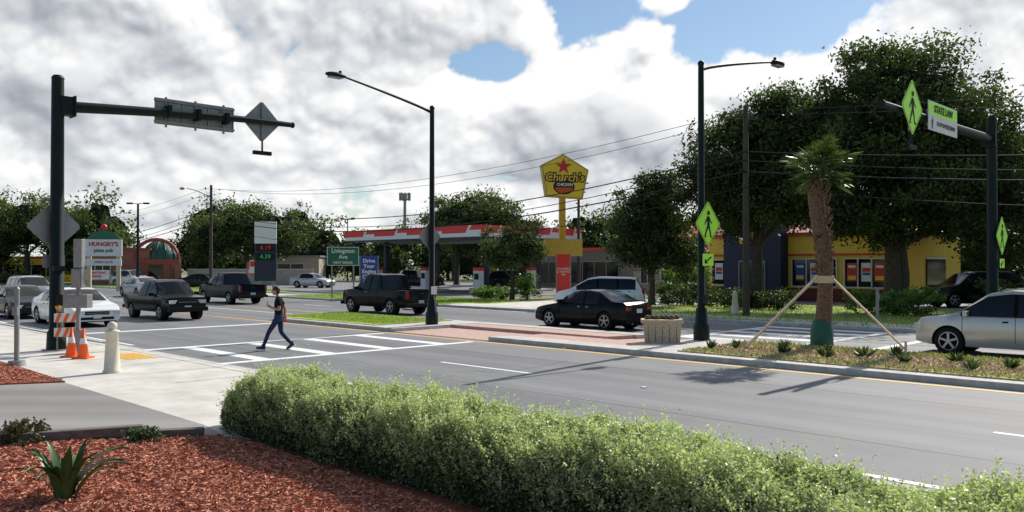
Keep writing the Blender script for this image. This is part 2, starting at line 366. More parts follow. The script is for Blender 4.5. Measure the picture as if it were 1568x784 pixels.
# ------------------------------------------------------------ hedge
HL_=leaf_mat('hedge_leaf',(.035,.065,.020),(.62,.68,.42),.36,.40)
def wob(a,b): return .5*np.sin(a*2.1+b*1.7)+.3*np.sin(a*5.3-b*3.1+1)+.3*np.sin(a*9.7+b*6.1+2)+.25*np.sin(a*17+b*11)
def hs(u): return .785-.13*np.exp(-((u+2.3)/.5)**2)+.05*np.clip((u+1.9)/.4,0,1)
core=MB(); nu,na=90,14; vs=[];fs=[]
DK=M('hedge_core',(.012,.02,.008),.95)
U0,U1=-11.5,4.0
def endf(u): return np.clip(np.minimum((u-U0+.05)/.9,(U1-u+.1)/.9),0,1)**.45
for i in range(nu+1):
    u=U0+(U1-U0)*i/nu
    for k in range(na+1):
        a=math.pi*k/na; e=float(endf(np.array(u))); R_=.80
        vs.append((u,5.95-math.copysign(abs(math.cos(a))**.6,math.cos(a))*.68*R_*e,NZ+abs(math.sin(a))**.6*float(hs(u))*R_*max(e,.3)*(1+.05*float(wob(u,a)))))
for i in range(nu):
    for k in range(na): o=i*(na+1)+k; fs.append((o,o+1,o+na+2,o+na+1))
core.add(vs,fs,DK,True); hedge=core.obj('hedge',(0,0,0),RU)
n=290000; u=RNG.uniform(U0,U1,n); u[:9000]=U0+RNG.random(9000)**2*.6
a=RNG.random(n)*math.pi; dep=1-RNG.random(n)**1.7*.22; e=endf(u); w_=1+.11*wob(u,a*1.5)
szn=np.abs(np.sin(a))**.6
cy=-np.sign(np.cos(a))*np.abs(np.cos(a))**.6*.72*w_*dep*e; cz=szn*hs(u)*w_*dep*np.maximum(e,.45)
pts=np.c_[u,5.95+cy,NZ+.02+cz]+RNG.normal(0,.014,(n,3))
rn=.04+.55*(cz/hs(u))**2+1.1*(dep-.93)+.16*wob(u*1.7,a)+RNG.normal(0,.17,n)  # pale top growth; shade towards base and inside put into leaf colour
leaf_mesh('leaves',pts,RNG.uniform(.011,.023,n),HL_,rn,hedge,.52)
ns=7500; u=RNG.uniform(U0+.1,U1,ns); a=RNG.uniform(.06,.95,ns)*math.pi; e=endf(u); w_=1+.11*wob(u,a*1.5)
b0=np.c_[u,5.95-np.sign(np.cos(a))*np.abs(np.cos(a))**.6*.70*w_*e,NZ+np.abs(np.sin(a))**.6*hs(u)*.98*w_*np.maximum(e,.45)]
dr=np.c_[RNG.normal(0,.4,ns),-np.cos(a)*.5+RNG.normal(0,.3,ns),np.ones(ns)]; dr/=np.linalg.norm(dr,axis=1)[:,None]
ln=RNG.gamma(2.0,.04,ns)+.03; ln=np.minimum(ln,.30); k=13
tt=(np.arange(k)+.5)/k; pts=(b0[:,None,:]+dr[:,None,:]*(ln[:,None]*tt[None,:])[:,:,None]).reshape(-1,3)+RNG.normal(0,.010,(ns*k,3))
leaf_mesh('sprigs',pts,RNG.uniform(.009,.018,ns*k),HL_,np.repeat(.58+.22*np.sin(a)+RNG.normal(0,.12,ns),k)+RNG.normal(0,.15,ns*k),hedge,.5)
ns=420; u=RNG.uniform(-1.9,1.2,ns); b0=np.c_[u,RNG.uniform(5.6,6.7,ns),np.full(ns,.72)]; dr=np.c_[RNG.normal(0,.3,ns),RNG.normal(0,.3,ns),np.ones(ns)]
ln=RNG.uniform(.08,.36,ns)*np.clip((u+2.0)/.3,.2,1); k=20; tt=(np.arange(k)+.5)/k
pts=(b0[:,None,:]+dr[:,None,:]*(ln[:,None]*tt[None,:])[:,:,None]).reshape(-1,3)+RNG.normal(0,.012,(ns*k,3))
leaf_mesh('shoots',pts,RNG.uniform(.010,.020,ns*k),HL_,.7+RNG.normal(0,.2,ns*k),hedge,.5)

# ------------------------------------------------------------ foreground left bits
b=MB()
b.bar((-6.5,10.62,NZ+.09),(-4.95,11.25,NZ+.09),.16,.14,M('weathered_timber',(.15,.125,.11),.95,var=.4,vs=3,stretch=(1,8,8),bump=.6)); b.obj('timber_edging',bevel=.02)
b=MB(); b.bar((-4.85,11.1,NZ+.06),(-4.15,11.3,NZ+.06),.15,.11,MC['weathered_timber']); b.obj('timber_edging',bevel=.02)
shrub('small_shrub',-6.3,10.7,.28,.25,.42,1500,.03,leaf_mat('dusk_leaf',(.03,.03,.015),(.14,.13,.06),.2))
shrub('small_shrub',-4.75,10.85,.25,.2,.28,1200,.028,AG)
b=MB(); SL=M('strap_leaf',(.045,.11,.028),.4,var=.35,vs=2,spec=.35)
for i in range(34):
    az=random.uniform(0,6.28); L_=random.uniform(.45,.80); out=random.uniform(.25,.9); st=random.uniform(.02,.1); w=random.uniform(.03,.05)
    vs=[];fs=[]; n=9; d=Vector((math.cos(az),math.sin(az),0)); sd=Vector((-d.y,d.x,0))
    for k in range(n+1):
        t_=k/n; c=d*(st+L_*out*t_**1.15)+Vector((0,0,L_*(1.35*t_-(.45+.5*out)*t_*t_)))
        ww=w*max(.06,math.sin(min(1,t_*1.02)**.75*math.pi*.97+.08)**.8 if t_<1 else .02)
        vs+=[tuple(c-sd*ww+Vector((0,0,.015))),tuple(c),tuple(c+sd*ww+Vector((0,0,.015)))]
    for k in range(n): o=k*3; fs+=[(o,o+1,o+4,o+3),(o+1,o+2,o+5,o+4)]
    b.add(vs,fs,SL,True)
b.obj('strap_leaf_plant',(-4.35,8.15,NZ))
def bollard(x,y,z0,h=1.05,r=.12):
    b=MB(); C=M('bollard_cream',(.70,.64,.50),.7,var=.1,vs=6)
    b.tube([(0,0,0),(0,0,.04),(0,0,.06),(0,0,h*.78),(0,0,h*.8),(0,0,h*.83),(0,0,h*.85)],[r*1.25,r*1.25,r*1.1,r*.8,r*1.0,r*1.0,r*.55],C,20)
    b.sphere((0,0,h*.92),r*.68,C); b.obj('bollard',(x,y,z0))
bollard(-8.55,17.9,NZ,1.08,.15)
bollard(*P(-15.6,33.9)[:2],.06,1.1,.15); bollard(*P(-20.5,35.4)[:2],.06,1.1,.15); bollard(*P(-9.5,34.2)[:2],.06,1.1,.15)
b=MB(); b.cyl((0,0,0),(0,0,.12),.2,GALV,.17); b.cyl((0,0,.12),(0,0,1.75),.055,GALV); b.cyl((0,0,1.75),(0,0,1.8),.065,GALV,.03); b.box((0,-.07,1.25),(.12,.05,.2),GALV)
b.obj('pedestrian_button_post',(-11.3,19.1,NZ))
def cone(x,y):
    b=MB(); b.box((0,0,.02),(.38,.38,.04),ORANGE); b.tube([(0,0,.04),(0,0,.3),(0,0,.3),(0,0,.42),(0,0,.42),(0,0,.74)],[.14,.095,.097,.075,.073,.025],ORANGE,18)
    b.tube([(0,0,.36),(0,0,.50)],[.088,.065],SIGNW,18,False); b.obj('traffic_cone',(x,y,NZ))
cone(-11.0,20.9); cone(-10.55,20.6)
b=MB()
for x in(-.22,.22):
    b.bar((x,-.22,0),(x,0,1.05),.04,.04,GALV); b.bar((x,.22,0),(x,0,1.05),.04,.04,GALV)
for zz,dy in((.5,-.15),(.88,-.07)):
    b.box((0,dy,zz),(.6,.03,.24),SIGNW)
    for i in range(3):
        x0=-.29+i*.19; b.xz([(x0,zz-.118),(x0+.09,zz-.118),(x0+.18,zz+.118),(x0+.09,zz+.118)],dy-.018,ORANGE)
b.cyl((-.2,0,1.05),(-.2,0,1.1),.05,GALV); b.sphere((-.2,0,1.17),.08,M('amber',(.8,.35,.02),.3))
b.obj('barricade',(-12.0,22.55,NZ),.5)
b=MB(); b.box((0,0,.85),(.09,.09,1.7),GALV); b.box((0,0,1.95),(.28,.22,.5),ALU); b.box((0,-.12,1.95),(.22,.02,.42),GALV); b.box((0.02,0,2.6),(.22,.2,.75),GALV); b.box((0,0,1.35),(.6,.3,.35),ALU)
b.box((0,0,.3),(.3,.25,.6),GALV)
b.obj('signal_control_cabinet',(-11.35,21.9,NZ),bevel=.01)

# ------------------------------------------------------------ sign helpers (local: x right, z up, front faces -Y)
def diamond(b,c,r,y,front,back):
    cx,cz=c; k=.07*r; pts=[]
    for (dx,dz) in [(0,-1),(1,0),(0,1),(-1,0)]:
        tx,tz=(-dz,dx); pts+= [(cx+dx*(r-k)-tx*k,cz+dz*(r-k)-tz*k),(cx+dx*(r-k)+tx*k,cz+dz*(r-k)+tz*k)]
    b.xz(pts,y,front,.006,back)
    return pts
def stroke(b,p,q,w,y,mat):
    p=Vector((p[0],p[1]));q=Vector((q[0],q[1])); d=(q-p).normalized(); nn=Vector((-d.y,d.x))*w/2
    pts=[p-nn,q-nn,q+nn,p+nn]; b.xz([(a.x,a.y) for a in pts],y,mat)
def walker(b,c,h,y,flip=1):
    cx,cz=c
    def q(x,z_): return (cx+x*h*flip,cz+z_*h)
    segs=[((-.01,.27),(.02,-.06),.17),((.01,-.02),(-.11,-.24),.10),((-.11,-.22),(-.22,-.46),.075),((.02,-.02),(.10,-.23),.10),((.10,-.21),(.16,-.46),.075),((-.03,.26),(-.17,.06),.065),((-.17,.08),(-.24,-.04),.05),((.03,.26),(.14,.08),.065),((.14,.09),(.24,.02),.05),((-.24,-.46),(-.14,-.46),.05),((.14,-.46),(.25,-.46),.05)]
    for i,(a,bb,w) in enumerate(segs): stroke(b,q(*a),q(*bb),w*h,y-.001*i,BLACK)
    hc=q(.01,.39); b.xz([(hc[0]+.085*h*math.cos(t),hc[1]+.085*h*math.sin(t)) for t in np.linspace(0,2*math.pi,14)[:-1]],y-.012,BLACK)
def border(b,pts,cx,cz,y):
    n=len(pts)
    for i in range(n):
        p=pts[i];q=pts[(i+1)%n]; f=.93
        stroke(b,(cx+(p[0]-cx)*f,cz+(p[1]-cz)*f),(cx+(q[0]-cx)*f,cz+(q[1]-cz)*f),.018,y,BLACK)
def ped_sign(b,c,r,y):
    pts=diamond(b,c,r,y,FYG,ALU); border(b,pts,c[0],c[1],y-.004); walker(b,c,r*1.2,y-.006)
def arrow_plaque(b,c,w,h,y):
    b.xz([(c[0]-w/2,c[1]-h/2),(c[0]+w/2,c[1]-h/2),(c[0]+w/2,c[1]+h/2),(c[0]-w/2,c[1]+h/2)],y,FYG,.006,ALU)
    stroke(b,(c[0]+w*.3,c[1]+h*.25),(c[0]-w*.15,c[1]-h*.12),.05,y-.004,BLACK)
    b.xz([(c[0]-w*.34,c[1]-h*.32),(c[0]-w*.02,c[1]-h*.3),(c[0]-w*.3,c[1]+h*.12)],y-.006,BLACK)
def mast(al,rise,h=7.35):
    b=MB(); b.tube([(0,0,0),(0,0,.03)],[.36,.36],GALV,20)
    b.tube([(0,0,.03),(0,0,.5),(0,0,.55),(0,0,h)],[.25,.23,.185,.155],DGREEN,20); b.cyl((0,0,h),(0,0,h+.08),.17,DGREEN,.12)
    b.box((.2,0,6.62),(.34,.34,.5),DGREEN); b.box((.38,0,6.62),(.05,.46,.56),DGREEN)
    n=8; b.tube([(.35+(al-.35)*k/n,0,6.62+rise*math.sin(k/n*math.pi/2)) for k in range(n+1)],[.155-.07*k/n for k in range(n+1)],DGREEN,16)
    b.cyl((al,0,6.62+rise),(al+.05,0,6.62+rise),.10,DGREEN)
    return b
b=mast(7.1,.3)
az=lambda t:6.62+.3*math.sin((t-.35)/6.75*math.pi/2)
zc=az(3.9); b.box((3.9,.20,zc+.02),(2.45,.02,.78),ALU)
for xx in(3.0,3.9,4.8): b.box((xx,.17,zc),(.06,.04,.9),GALV); b.box((xx,0,zc),(.1,.34,.34),DGREEN)
for zz in(-.30,.34): b.box((3.9,.16,zc+zz),(2.5,.06,.07),GALV)
for xx in np.linspace(2.68,5.12,7): b.box((xx,.17,zc+.02),(.03,.03,.76),GALV)
zd=az(6.1); diamond(b,(6.1,zd+.02),.68,.17,ALU,FYG); b.box((6.1,.13,zd),(.05,.05,1.2),GALV)
b.cyl((6.1,.13,zd-.95),(6.1,.13,zd-.6),.03,DGREEN); b.box((6.1,.13,zd-1.0),(.62,.12,.12),BLACK)
diamond(b,(0,3.35),.70,.26,ALU,FYG); b.box((0,.22,3.35),(.05,.08,.8),GALV)
b.box((0,.25,2.4),(.55,.02,.35),ALU); b.box((0,-.2,1.35),(.16,.1,.3),BLACK); b.box((0.0,-.2,2.2),(.3,.12,.14),BLACK)
b.obj('signal_mast_arm',(-12.3,22.6,NZ),math.pi/4)
b=mast(9.6,-.05)
b.T=Matrix.Rotation(math.pi,4,'Z')
zc=6.62
def rp(x0,x1,z0,z1,y,m,th=.01,back=None): b.xz([(x0,z0),(x1,z0),(x1,z1),(x0,z1)],y,m,th,back)
rp(-6.75,-4.25,zc-.42,zc+.43,-.195,SIGNW,.02,ALU); rp(-6.72,-4.28,zc+.04,zc+.40,-.200,FYG,.003,FYG)
for xx in(-6.3,-4.7): b.box((xx,-.09,zc),(.08,.16,.5),GALV)
ped_sign(b,(-7.95,zc+.05),.80,-.18); b.box((-7.95,-.12,zc),(.06,.1,1.2),GALV); b.box((-7.95,-.15,zc-1.05),(.5,.1,.12),BLACK); b.cyl((-7.95,-.12,zc-1.0),(-7.95,-.12,zc-.6),.03,DGREEN)
ped_sign(b,(.25,3.3),.70,-.24); arrow_plaque(b,(.25,2.35),.55,.32,-.24)
walker(b,(-6.45,zc-.2),.36,-.21)
rm_=b.obj('signal_mast_arm',(16.6,28.9,.09),math.pi/4+math.pi)
T_=bpy.data.objects.new('sign_face',None); scene.collection.objects.link(T_); T_.parent=rm_; T_.rotation_euler=(0,0,math.pi)
text('STATE LAW',.30,(-5.5,-.215,zc+.215),BLACK,T_,bold=.008); text('STOP FOR PEDESTRIANS',.18,(-5.3,-.215,zc-.2),BLACK,T_,sx=.8)

def lamp(h,al,rise):
    b=MB(); b.tube([(0,0,0),(0,0,.45),(0,0,.5),(0,0,.95),(0,0,1.0),(0,0,h)],[.24,.24,.20,.17,.115,.085],DGREEN,18)
    b.sphere((0,0,h+.03),.1,DGREEN)
    n=10; b.tube([(al*k/n,0,h-.15+(rise)*(k/n)**.85) for k in range(n+1)],[.055-.022*k/n for k in range(n+1)],DGREEN,10)
    b.sphere((al+.28,0,h-.15+rise),.42,DGREEN,sc=(1,.42,.24)); b.box((al+.3,0,h-.24+rise),(.5,.24,.03),M('lamp_lens',(.3,.3,.27),.3))
    b.cyl((al+.1,0,h-.1+rise),(al+.1,0,h+.02+rise),.05,BLACK)
    return b
b=lamp(8.2,4.0,.75)
b.T=Matrix.Rotation(-math.pi,4,'Z')
diamond(b,(0,3.35),.55,.13,ALU,FYG); b.box((0,.12,3.35),(.05,.06,.7),GALV); b.box((0,-.13,1.3),(.2,.1,.3),SIGNW)
b.obj('street_lamp',P(-24.6,20.3,.12),math.pi/4+math.pi)
b=lamp(8.3,4.5,1.0)
ped_sign(b,(.12,3.5),.70,-.16); arrow_plaque(b,(.12,2.42),.6,.36,-.16); b.box((0,-.13,1.25),(.16,.1,.3),BLACK)
b.obj('street_lamp',P(-13.75,21.8,.12),math.pi/4)

b=MB(); PL=M('planter_aggregate',(.54,.42,.29),.85,var=.25,vs=12,bump=.4)
b.box((0,0,.3),(1.0,.62,.6),PL,tx=1.08,ty=1.08); b.box((0,0,.65),(1.22,.78,.1),PL)
for i in range(5): b.box((-.4+i*.2,-.325,.3),(.02,.02,.5),M('plank_gap',(.2,.15,.10),.9))
for i in range(7): b.sphere((-.42+i*.14,random.uniform(-.15,.15),.74),.09,M('cactus',(.12,.09,.03),.8,var=.4,vs=20),10,6)
b.obj('concrete_planter',P(-14.2,20.4,.1),math.radians(-8),bevel=.012)

# palm
px_,py_=8.55,23.1
b=MB(); prof=[(0,.27),(.3,.25),(.7,.22),(1.5,.19),(2.4,.20),(2.6,.22),(3.4,.20),(4.1,.21),(4.6,.19)]
pts=[];rad=[]
for k in range(93):
    zz=k*.05; pts.append((.10*math.sin(zz*.9)-(.02*zz if zz>3 else 0),.03*math.sin(zz*2),zz)); rad.append(np.interp(zz,[q[0] for q in prof],[q[1] for q in prof])*(1+.07*(k%2)))
b.tube(pts,rad,PBARK,14,smooth=False)
for i in range(230):
    zz=random.uniform(2.0,4.6); a=random.uniform(0,6.28); c=Vector((.08*math.sin(zz*.8)+.19*math.cos(a),.19*math.sin(a),zz))
    b.bar(c,c+Vector((math.cos(a)*.08,math.sin(a)*.08,.15)),.055,.02,PBARK)
GW=M('green_wrap',(.01,.09,.06),.6)
b.tube([(0,0,.0),(0,0,.45),(0,0,.72)],[.31,.30,.23],GW,14)
b.tube([(.08,0,1.75),(.08,0,1.95)],[.27,.27],LUMBER,8)
palm=b.obj('palm_tree',(px_,py_,.14))
FR=leaf_mat('palm_frond',(.014,.034,.010),(.12,.18,.045),.3,.35)
V_=[];A_=[];Sz=[]
cb=MB()
for i in range(44):
    az_=random.uniform(0,6.28); el=random.choice([random.uniform(.5,1.5),random.uniform(.3,1.3),random.uniform(-.6,.4)]); ln=random.uniform(.35,.62)
    d=Vector((math.cos(az_)*math.cos(el),math.sin(az_)*math.cos(el),math.sin(el))); base=Vector((-.02,0,4.65)); tip=base+d*ln*(.65 if el<.4 else 1.2)
    cb.tube([base,tip],[.02,.012],SL,5)
    side=d.cross(Vector((0,0,1))); side=side.normalized() if side.length>.1 else Vector((1,0,0)); upv=side.cross(d)
    for k in range(20):
        t_=(k/19-.5)*2.3; dd=(d*math.cos(t_)+side*math.sin(t_)+upv*.12*abs(t_)).normalized(); L_=.28*math.cos(t_*.5)*random.uniform(.8,1.2)
        for (m_,dr2) in((.5,0),(1.35,-.12)):
            c=tip+dd*L_*m_+Vector((0,0,dr2*abs(1-max(0,d.z))))
            V_.append(tuple(c)); A_.append(tuple((dd+Vector((0,0,-.35*m_)))*6)); Sz.append(L_*.66)
leaf_mesh('fronds',np.array(V_),np.array(Sz),FR,None,palm,.10,0,np.array(A_)*1.5); cb.obj('petioles',parent=palm)
b=MB()
for (ex,ey) in((-2.35,-.8),(1.75,-1.2),(.6,2.0)):
    b.bar((.06+ex*.1,ey*.1,1.9),(ex,ey,.03),.09,.045,LUMBER); b.bar((ex,ey,-.02),(ex,ey,.25),.05,.05,LUMBER)
b.obj('braces',parent=palm)

# ------------------------------------------------------------ vehicles
KIND={
'sedan':dict(top=[(0,.36),(.006,.44),(.03,.51),(.10,.565),(.27,.655),(.35,.82),(.43,.955),(.5,.99),(.6,1.0),(.70,.965),(.78,.86),(.85,.75),(.97,.715),(.995,.66),(1,.42)],c=(.27,.43,.70,.85),belt=.655,ax=(.185,.79),pil=[(.555,.575)],tail=.665,zb=.17,wr=.235),
'suv':dict(top=[(0,.38),(.006,.48),(.03,.56),(.22,.645),(.37,.95),(.48,1),(.8,.975),(.88,.945),(.975,.62),(.99,.6),(1,.36)],c=(.22,.37,.88,.975),belt=.61,ax=(.18,.79),pil=[(.5,.52),(.71,.735)],tail=.9,zb=.22,wr=.215),
'van':dict(top=[(0,.33),(.008,.42),(.04,.50),(.19,.62),(.38,.95),(.5,1),(.85,.98),(.91,.95),(.975,.6),(.99,.58),(1,.36)],c=(.19,.38,.91,.975),belt=.58,ax=(.18,.78),pil=[(.48,.5),(.70,.72)],tail=.9,zb=.2,wr=.19),
'pickup':dict(top=[(0,.42),(.006,.52),(.02,.575),(.23,.635),(.33,.945),(.4,1),(.57,.995),(.60,.97),(.635,.63),(.65,.62),(.99,.62),(1,.45)],c=(.23,.33,.60,.635),belt=.61,ax=(.165,.78),pil=[(.45,.47)],tail=.56,zb=.33,wr=.20)}
def vehicle(name,kind,col,loc,rz,L,W,H,metal=.3,wscale=1,z0=0.0):
    dk=col[1]<.06
    K=KIND[kind]; PT=M('paint_%s_%d'%(name,len(MC)),col,.22 if dk else .3,metal=0 if dk else metal,coat=.12 if dk else .8,spec=.12 if dk else .5)
    c0,c1,c2,c3=K['c']; ts=sorted(set([q[0] for q in K['top']]+list(K['c'])+[x for p_ in K['pil'] for x in p_]+[round(x,3) for x in np.linspace(0,1,26)]))
    tt=[ts[0]]
    for t in ts[1:]:
        if t-tt[-1]>.004: tt.append(t)
    ts=tt; zb0=K['zb']*1.0
    def section(t):
        e=abs(t-.5)*2; w=W/2*(1-.13*max(0,(e-.72)/.28)**2.2)
        zt=np.interp(t,[q[0] for q in K['top']],[q[1] for q in K['top']])*H
        zb=zb0+.07*max(0,(e-.8)/.2); bl=(K['belt']+.02*(t-.5))*H; be=min(bl,zt-.012); g=min(1,max(0,(zt-be)/(H*(1-K['belt']))))
        w6=w*(.93-.20*g); h=be-zb
        return [(0,zb),(.72*w,zb),(.94*w,zb+.03),(.985*w,zb+.22*h),(w,zb+.52*h),(.985*w,zb+.80*h),(w*(.955-.01*g),be),(w6,be+(zt-be)*.88),(w6*.93,zt-.004),(w6*.5,zt+.012*(.4+g)),(0,zt+.018*(.4+g))]
    vs=[];fs=[];mi=[]; nh=11; R_=2*nh-2
    for t in ts:
        s_=section(t); x=L/2-L*t
        for (y,zz) in s_: vs.append((x,y,zz))
        for (y,zz) in s_[-2:0:-1]: vs.append((x,-y,zz))
    for i in range(len(ts)-1):
        tm=(ts[i]+ts[i+1])/2
        for k in range(R_):
            k2=(k+1)%R_; fs.append((i*R_+k,(i+1)*R_+k,(i+1)*R_+k2,i*R_+k2)); kk=k if k<nh-1 else R_-1-k
            m_=0
            if kk==6 and c0+.03<tm<c3-.0:
                m_=1
                if any(a<tm<b_ for a,b_ in K['pil']): m_=2
                if tm>K['tail'] and kind in('sedan','pickup') : m_=1 if tm<K['tail']+.06 and kind=='sedan' else 0
                if kind in('suv','van') and tm>.9: m_=0
            if kk in(8,9) and (c0<tm<c1 or c2<tm<c3): m_=1
            if kk==0: m_=2
            mi.append(m_)
    fs.append(tuple(range(R_))); mi.append(0); fs.append(tuple(reversed(range((len(ts)-1)*R_,len(ts)*R_)))); mi.append(0)
    me=bpy.data.meshes.new(name); me.from_pydata(vs,[],fs)
    for m_ in(PT,GLASS,DARK): me.materials.append(m_)
    me.polygons.foreach_set('material_index',mi); me.update()
    o=bpy.data.objects.new(name,me); scene.collection.objects.link(o)
    rw=K['wr']*H*wscale
    xf=L/2-L*K['ax'][0]; xr=L/2-L*K['ax'][1]
    cut=MB()
    for xx in(xf,xr):
        for sy in(-1,1): cut.cyl((xx,sy*(W/2-.30),rw),(xx,sy*(W/2+.2),rw),rw*1.13,DARK,n=28)
    if kind=='pickup': cut.box((L/2-L*.82,0,.62*H+.1),(L*.31,W*.80,.85+.2),DARK)
    co=cut.obj('cutter')
    md=o.modifiers.new('bool','BOOLEAN'); md.operation='DIFFERENCE'; md.object=co; md.solver='EXACT'
    try: md.material_mode='TRANSFER'
    except Exception: pass
    dg=bpy.context.evaluated_depsgraph_get(); dg.update()
    nm=bpy.data.meshes.new_from_object(o.evaluated_get(dg)); o.modifiers.clear(); o.data=nm; bpy.data.objects.remove(co,do_unlink=True)
    nm.polygons.foreach_set('use_smooth',[True]*len(nm.polygons))
    try: nm.set_sharp_from_angle(angle=math.radians(28))
    except Exception: pass
    o.location=(loc[0],loc[1],z0); o.rotation_euler=(0,0,rz)
    b=MB()
    for xx in(xf,xr):
        for sy in(-1,1):
            yo=sy*(W/2-.02); yi=sy*(W/2-.24); ro=sy*(W/2-.035)
            b.tube([(xx,yi,rw),(xx,yi+sy*.03,rw),(xx,yo-sy*.03,rw),(xx,yo,rw),(xx,yo+sy*.001,rw)],[rw*.9,rw,rw,rw*.93,rw*.66],TYRE,26)
            b.tube([(xx,ro-sy*.03,rw),(xx,yo+sy*.004,rw)],[rw*.64,rw*.66],DARK,24)
            b.tube([(xx,yo+sy*.004,rw),(xx,yo+sy*.007,rw)],[rw*.66,rw*.60],RIM,24,caps=False)
            for k in range(5):
                a=k*2*math.pi/5+.3; R3=Matrix.Rotation(-a,3,'Y'); c=Vector((xx,yo+sy*.006,rw))+R3@Vector((rw*.34,0,0))
                b.box(c,(rw*.60,.022,rw*.17),RIM,R=R3)
            b.tube([(xx,yo,rw),(xx,yo+sy*.02,rw)],[rw*.16,rw*.14],RIM,12)
            b.cyl((xx,sy*(W/2-.31),rw),(xx,sy*(W/2-.24),rw),rw*1.1,DARK,n=16)
    nz=K['top'][1][1]*H; wf=W/2*.87
    def sidequad(t0,t1,k0,k1,mat,off=1.006,fr=(0,1)):
        for sy in(1,-1):
            s0=section(t0);s1=section(t1); x0=L/2-L*t0;x1=L/2-L*t1
            def pt(s_,x,f_):
                a=s_[k0];c=s_[k1]; return (x,sy*(a[0]+(c[0]-a[0])*f_)*off+sy*.002,a[1]+(c[1]-a[1])*f_)
            q=[pt(s0,x0,fr[0]),pt(s1,x1,fr[0]),pt(s1,x1,fr[1]),pt(s0,x0,fr[1])]
            b.add(q,[(0,1,2,3)],mat)
    for i_ in(3,4,5):
        for t in (c0+.03,)+tuple((p_[0]+p_[1])/2 for p_ in K['pil'])+((K['tail'] ,) if kind!='pickup' else (.585,)):
            if abs(t-K['ax'][1])*L>rw*1.1: sidequad(t,t+.0022,i_,i_+1,DARK)
    for t in((K['pil'][0][0]-.05,)+((K['tail']-.07,) if kind!='pickup' else ())): sidequad(t,t+.028,5,6,DARK if col[0]>.1 else GALV,1.012,(.15,.4))
    for k_ in range(10): sidequad(c0+.03+k_*(c3-c0-.06)/10,c0+.03+(k_+1)*(c3-c0-.06)/10,5,6,DARK if dk else GALV,1.008,(.90,.99))
    if kind=='suv':
        for sy in(1,-1): b.tube([(L/2-L*t_,sy*W*.30,H*(.99 if .42<t_<.8 else .97)+(.05 if .43<t_<.8 else 0)) for t_ in(.42,.45,.6,.79,.82)],.018,GALV,6)
    for sy in(1,-1):
        hh=nz-.02; b.box((L/2-.035,sy*wf*.78,hh-.07),(.10,wf*.42,.15),HL,rz=-sy*.22); b.box((L/2-.14,sy*wf*.985,hh-.06),(.22,.05,.13),HL,rz=-sy*.25)
        if kind in('suv','van'): b.box((-L/2+.05,sy*wf*.93,H*.53),(.12,.16,H*.17),TL)
        elif kind=='pickup': b.box((-L/2+.03,sy*wf*.955,H*.5),(.1,.13,H*.2),TL)
        else: b.box((-L/2+.03,sy*wf*.80,H*.56),(.1,wf*.36,H*.09),TL,rz=sy*.12); b.box((-L/2+.13,sy*wf*.985,H*.56),(.18,.04,H*.085),TL,rz=sy*.2)
        xm=L/2-L*(c0+.055); b.box((xm,sy*(W/2+.07),H*K['belt']+.07),(.11,.2,.13),PT); b.box((xm,sy*(W/2-.03),H*K['belt']+.03),(.06,.12,.04),DARK)
    b.box((L/2-.0,0,nz-.10),(.03,wf*1.05,.13 if kind=='sedan' else .2),BLACK); b.box((L/2+.008,0,nz-.10),(.03,wf*1.0,.02),CHROME)
    b.box((L/2-.01,0,K['zb']+.17),(.06,wf*1.45,.10),BLACK); b.box((L/2+.03,0,K['zb']+.24),(.02,.3,.14),SIGNW)
    b.box((-L/2-.01,0,H*.50 if kind!='pickup' else H*.33),(.02,.32,.15),SIGNW); b.box((-L/2+.01,0,K['zb']+.09),(.05,wf*1.6,.12),DARK)
    if kind=='pickup': b.box((-L/2-.06,0,K['zb']+.16),(.18,W*.9,.16),BLACK if dk else CHROME); b.box((L/2+.03,0,K['zb']+.16),(.14,W*.93,.18),BLACK if dk else PT); b.box((-L/2-.004,0,H*.52),(.02,.35,.06),BLACK)
    b.cyl((-L*.35,W*.25,.28),(-L/2-.02,W*.25,.27),.03,CHROME,n=8)
    b.obj('wheels_and_trim',parent=o,bevel=.008); return o
HN=RU; HF=RU+math.pi
def car(name,kind,col,u,v,hd,L,W,H,**k): return vehicle(name,kind,col,P(u,v),hd,L,W,H,**k)
car('white_sedan','sedan',(.80,.80,.78),-36.4,11.4,HN,5.2,1.95,1.46,metal=0)
car('black_pickup_truck','pickup',(.005,.007,.006),-37.6,15.5,HN,5.0,1.85,1.72)
car('grey_sedan','sedan',(.02,.022,.025),-43.2,11.2,HN,4.6,1.8,1.45)
car('blue_sedan','sedan',(.12,.2,.3),-50,11.3,HN,4.5,1.8,1.45)
car('silver_suv','suv',(.3,.31,.32),-57,15.3,HN,4.6,1.85,1.7)
car('dark_pickup_truck','pickup',(.006,.008,.016),-49.4,24.6,HF,5.5,2.0,1.9)
car('silver_sedan','sedan',(.50,.51,.53),-64.3,24.8,HF,4.7,1.8,1.45,metal=.4)
car('black_pickup_truck','pickup',(.004,.004,.005),-33.6,24.9,HF,5.3,1.98,1.93)
car('black_coupe','sedan',(.004,.005,.007),-20.4,24.7,HF,4.45,1.79,1.44)
car('silver_suv','suv',(.52,.51,.48),-6.0,24.8,HF,4.75,1.86,1.72,metal=.5)
vehicle('white_minivan','van',(.80,.80,.79),(4.9,46.5),math.radians(168),4.9,1.9,1.66,metal=0,z0=.06)
vehicle('silver_hatchback','sedan',(.45,.46,.47),(-20.5,86),math.radians(-20),4.5,1.8,1.5,z0=.02)
vehicle('dark_pickup_truck','pickup',(.02,.02,.025),(-9.3,80),math.radians(160),5.3,1.95,1.85,z0=.02)
vehicle('dark_suv','suv',(.015,.015,.02),(-.3,80),math.radians(20),4.8,1.9,1.8,z0=.02)
vehicle('black_suv','suv',(.008,.008,.009),(26.0,47.0),math.radians(185),5.6,2.0,1.95,z0=.02)
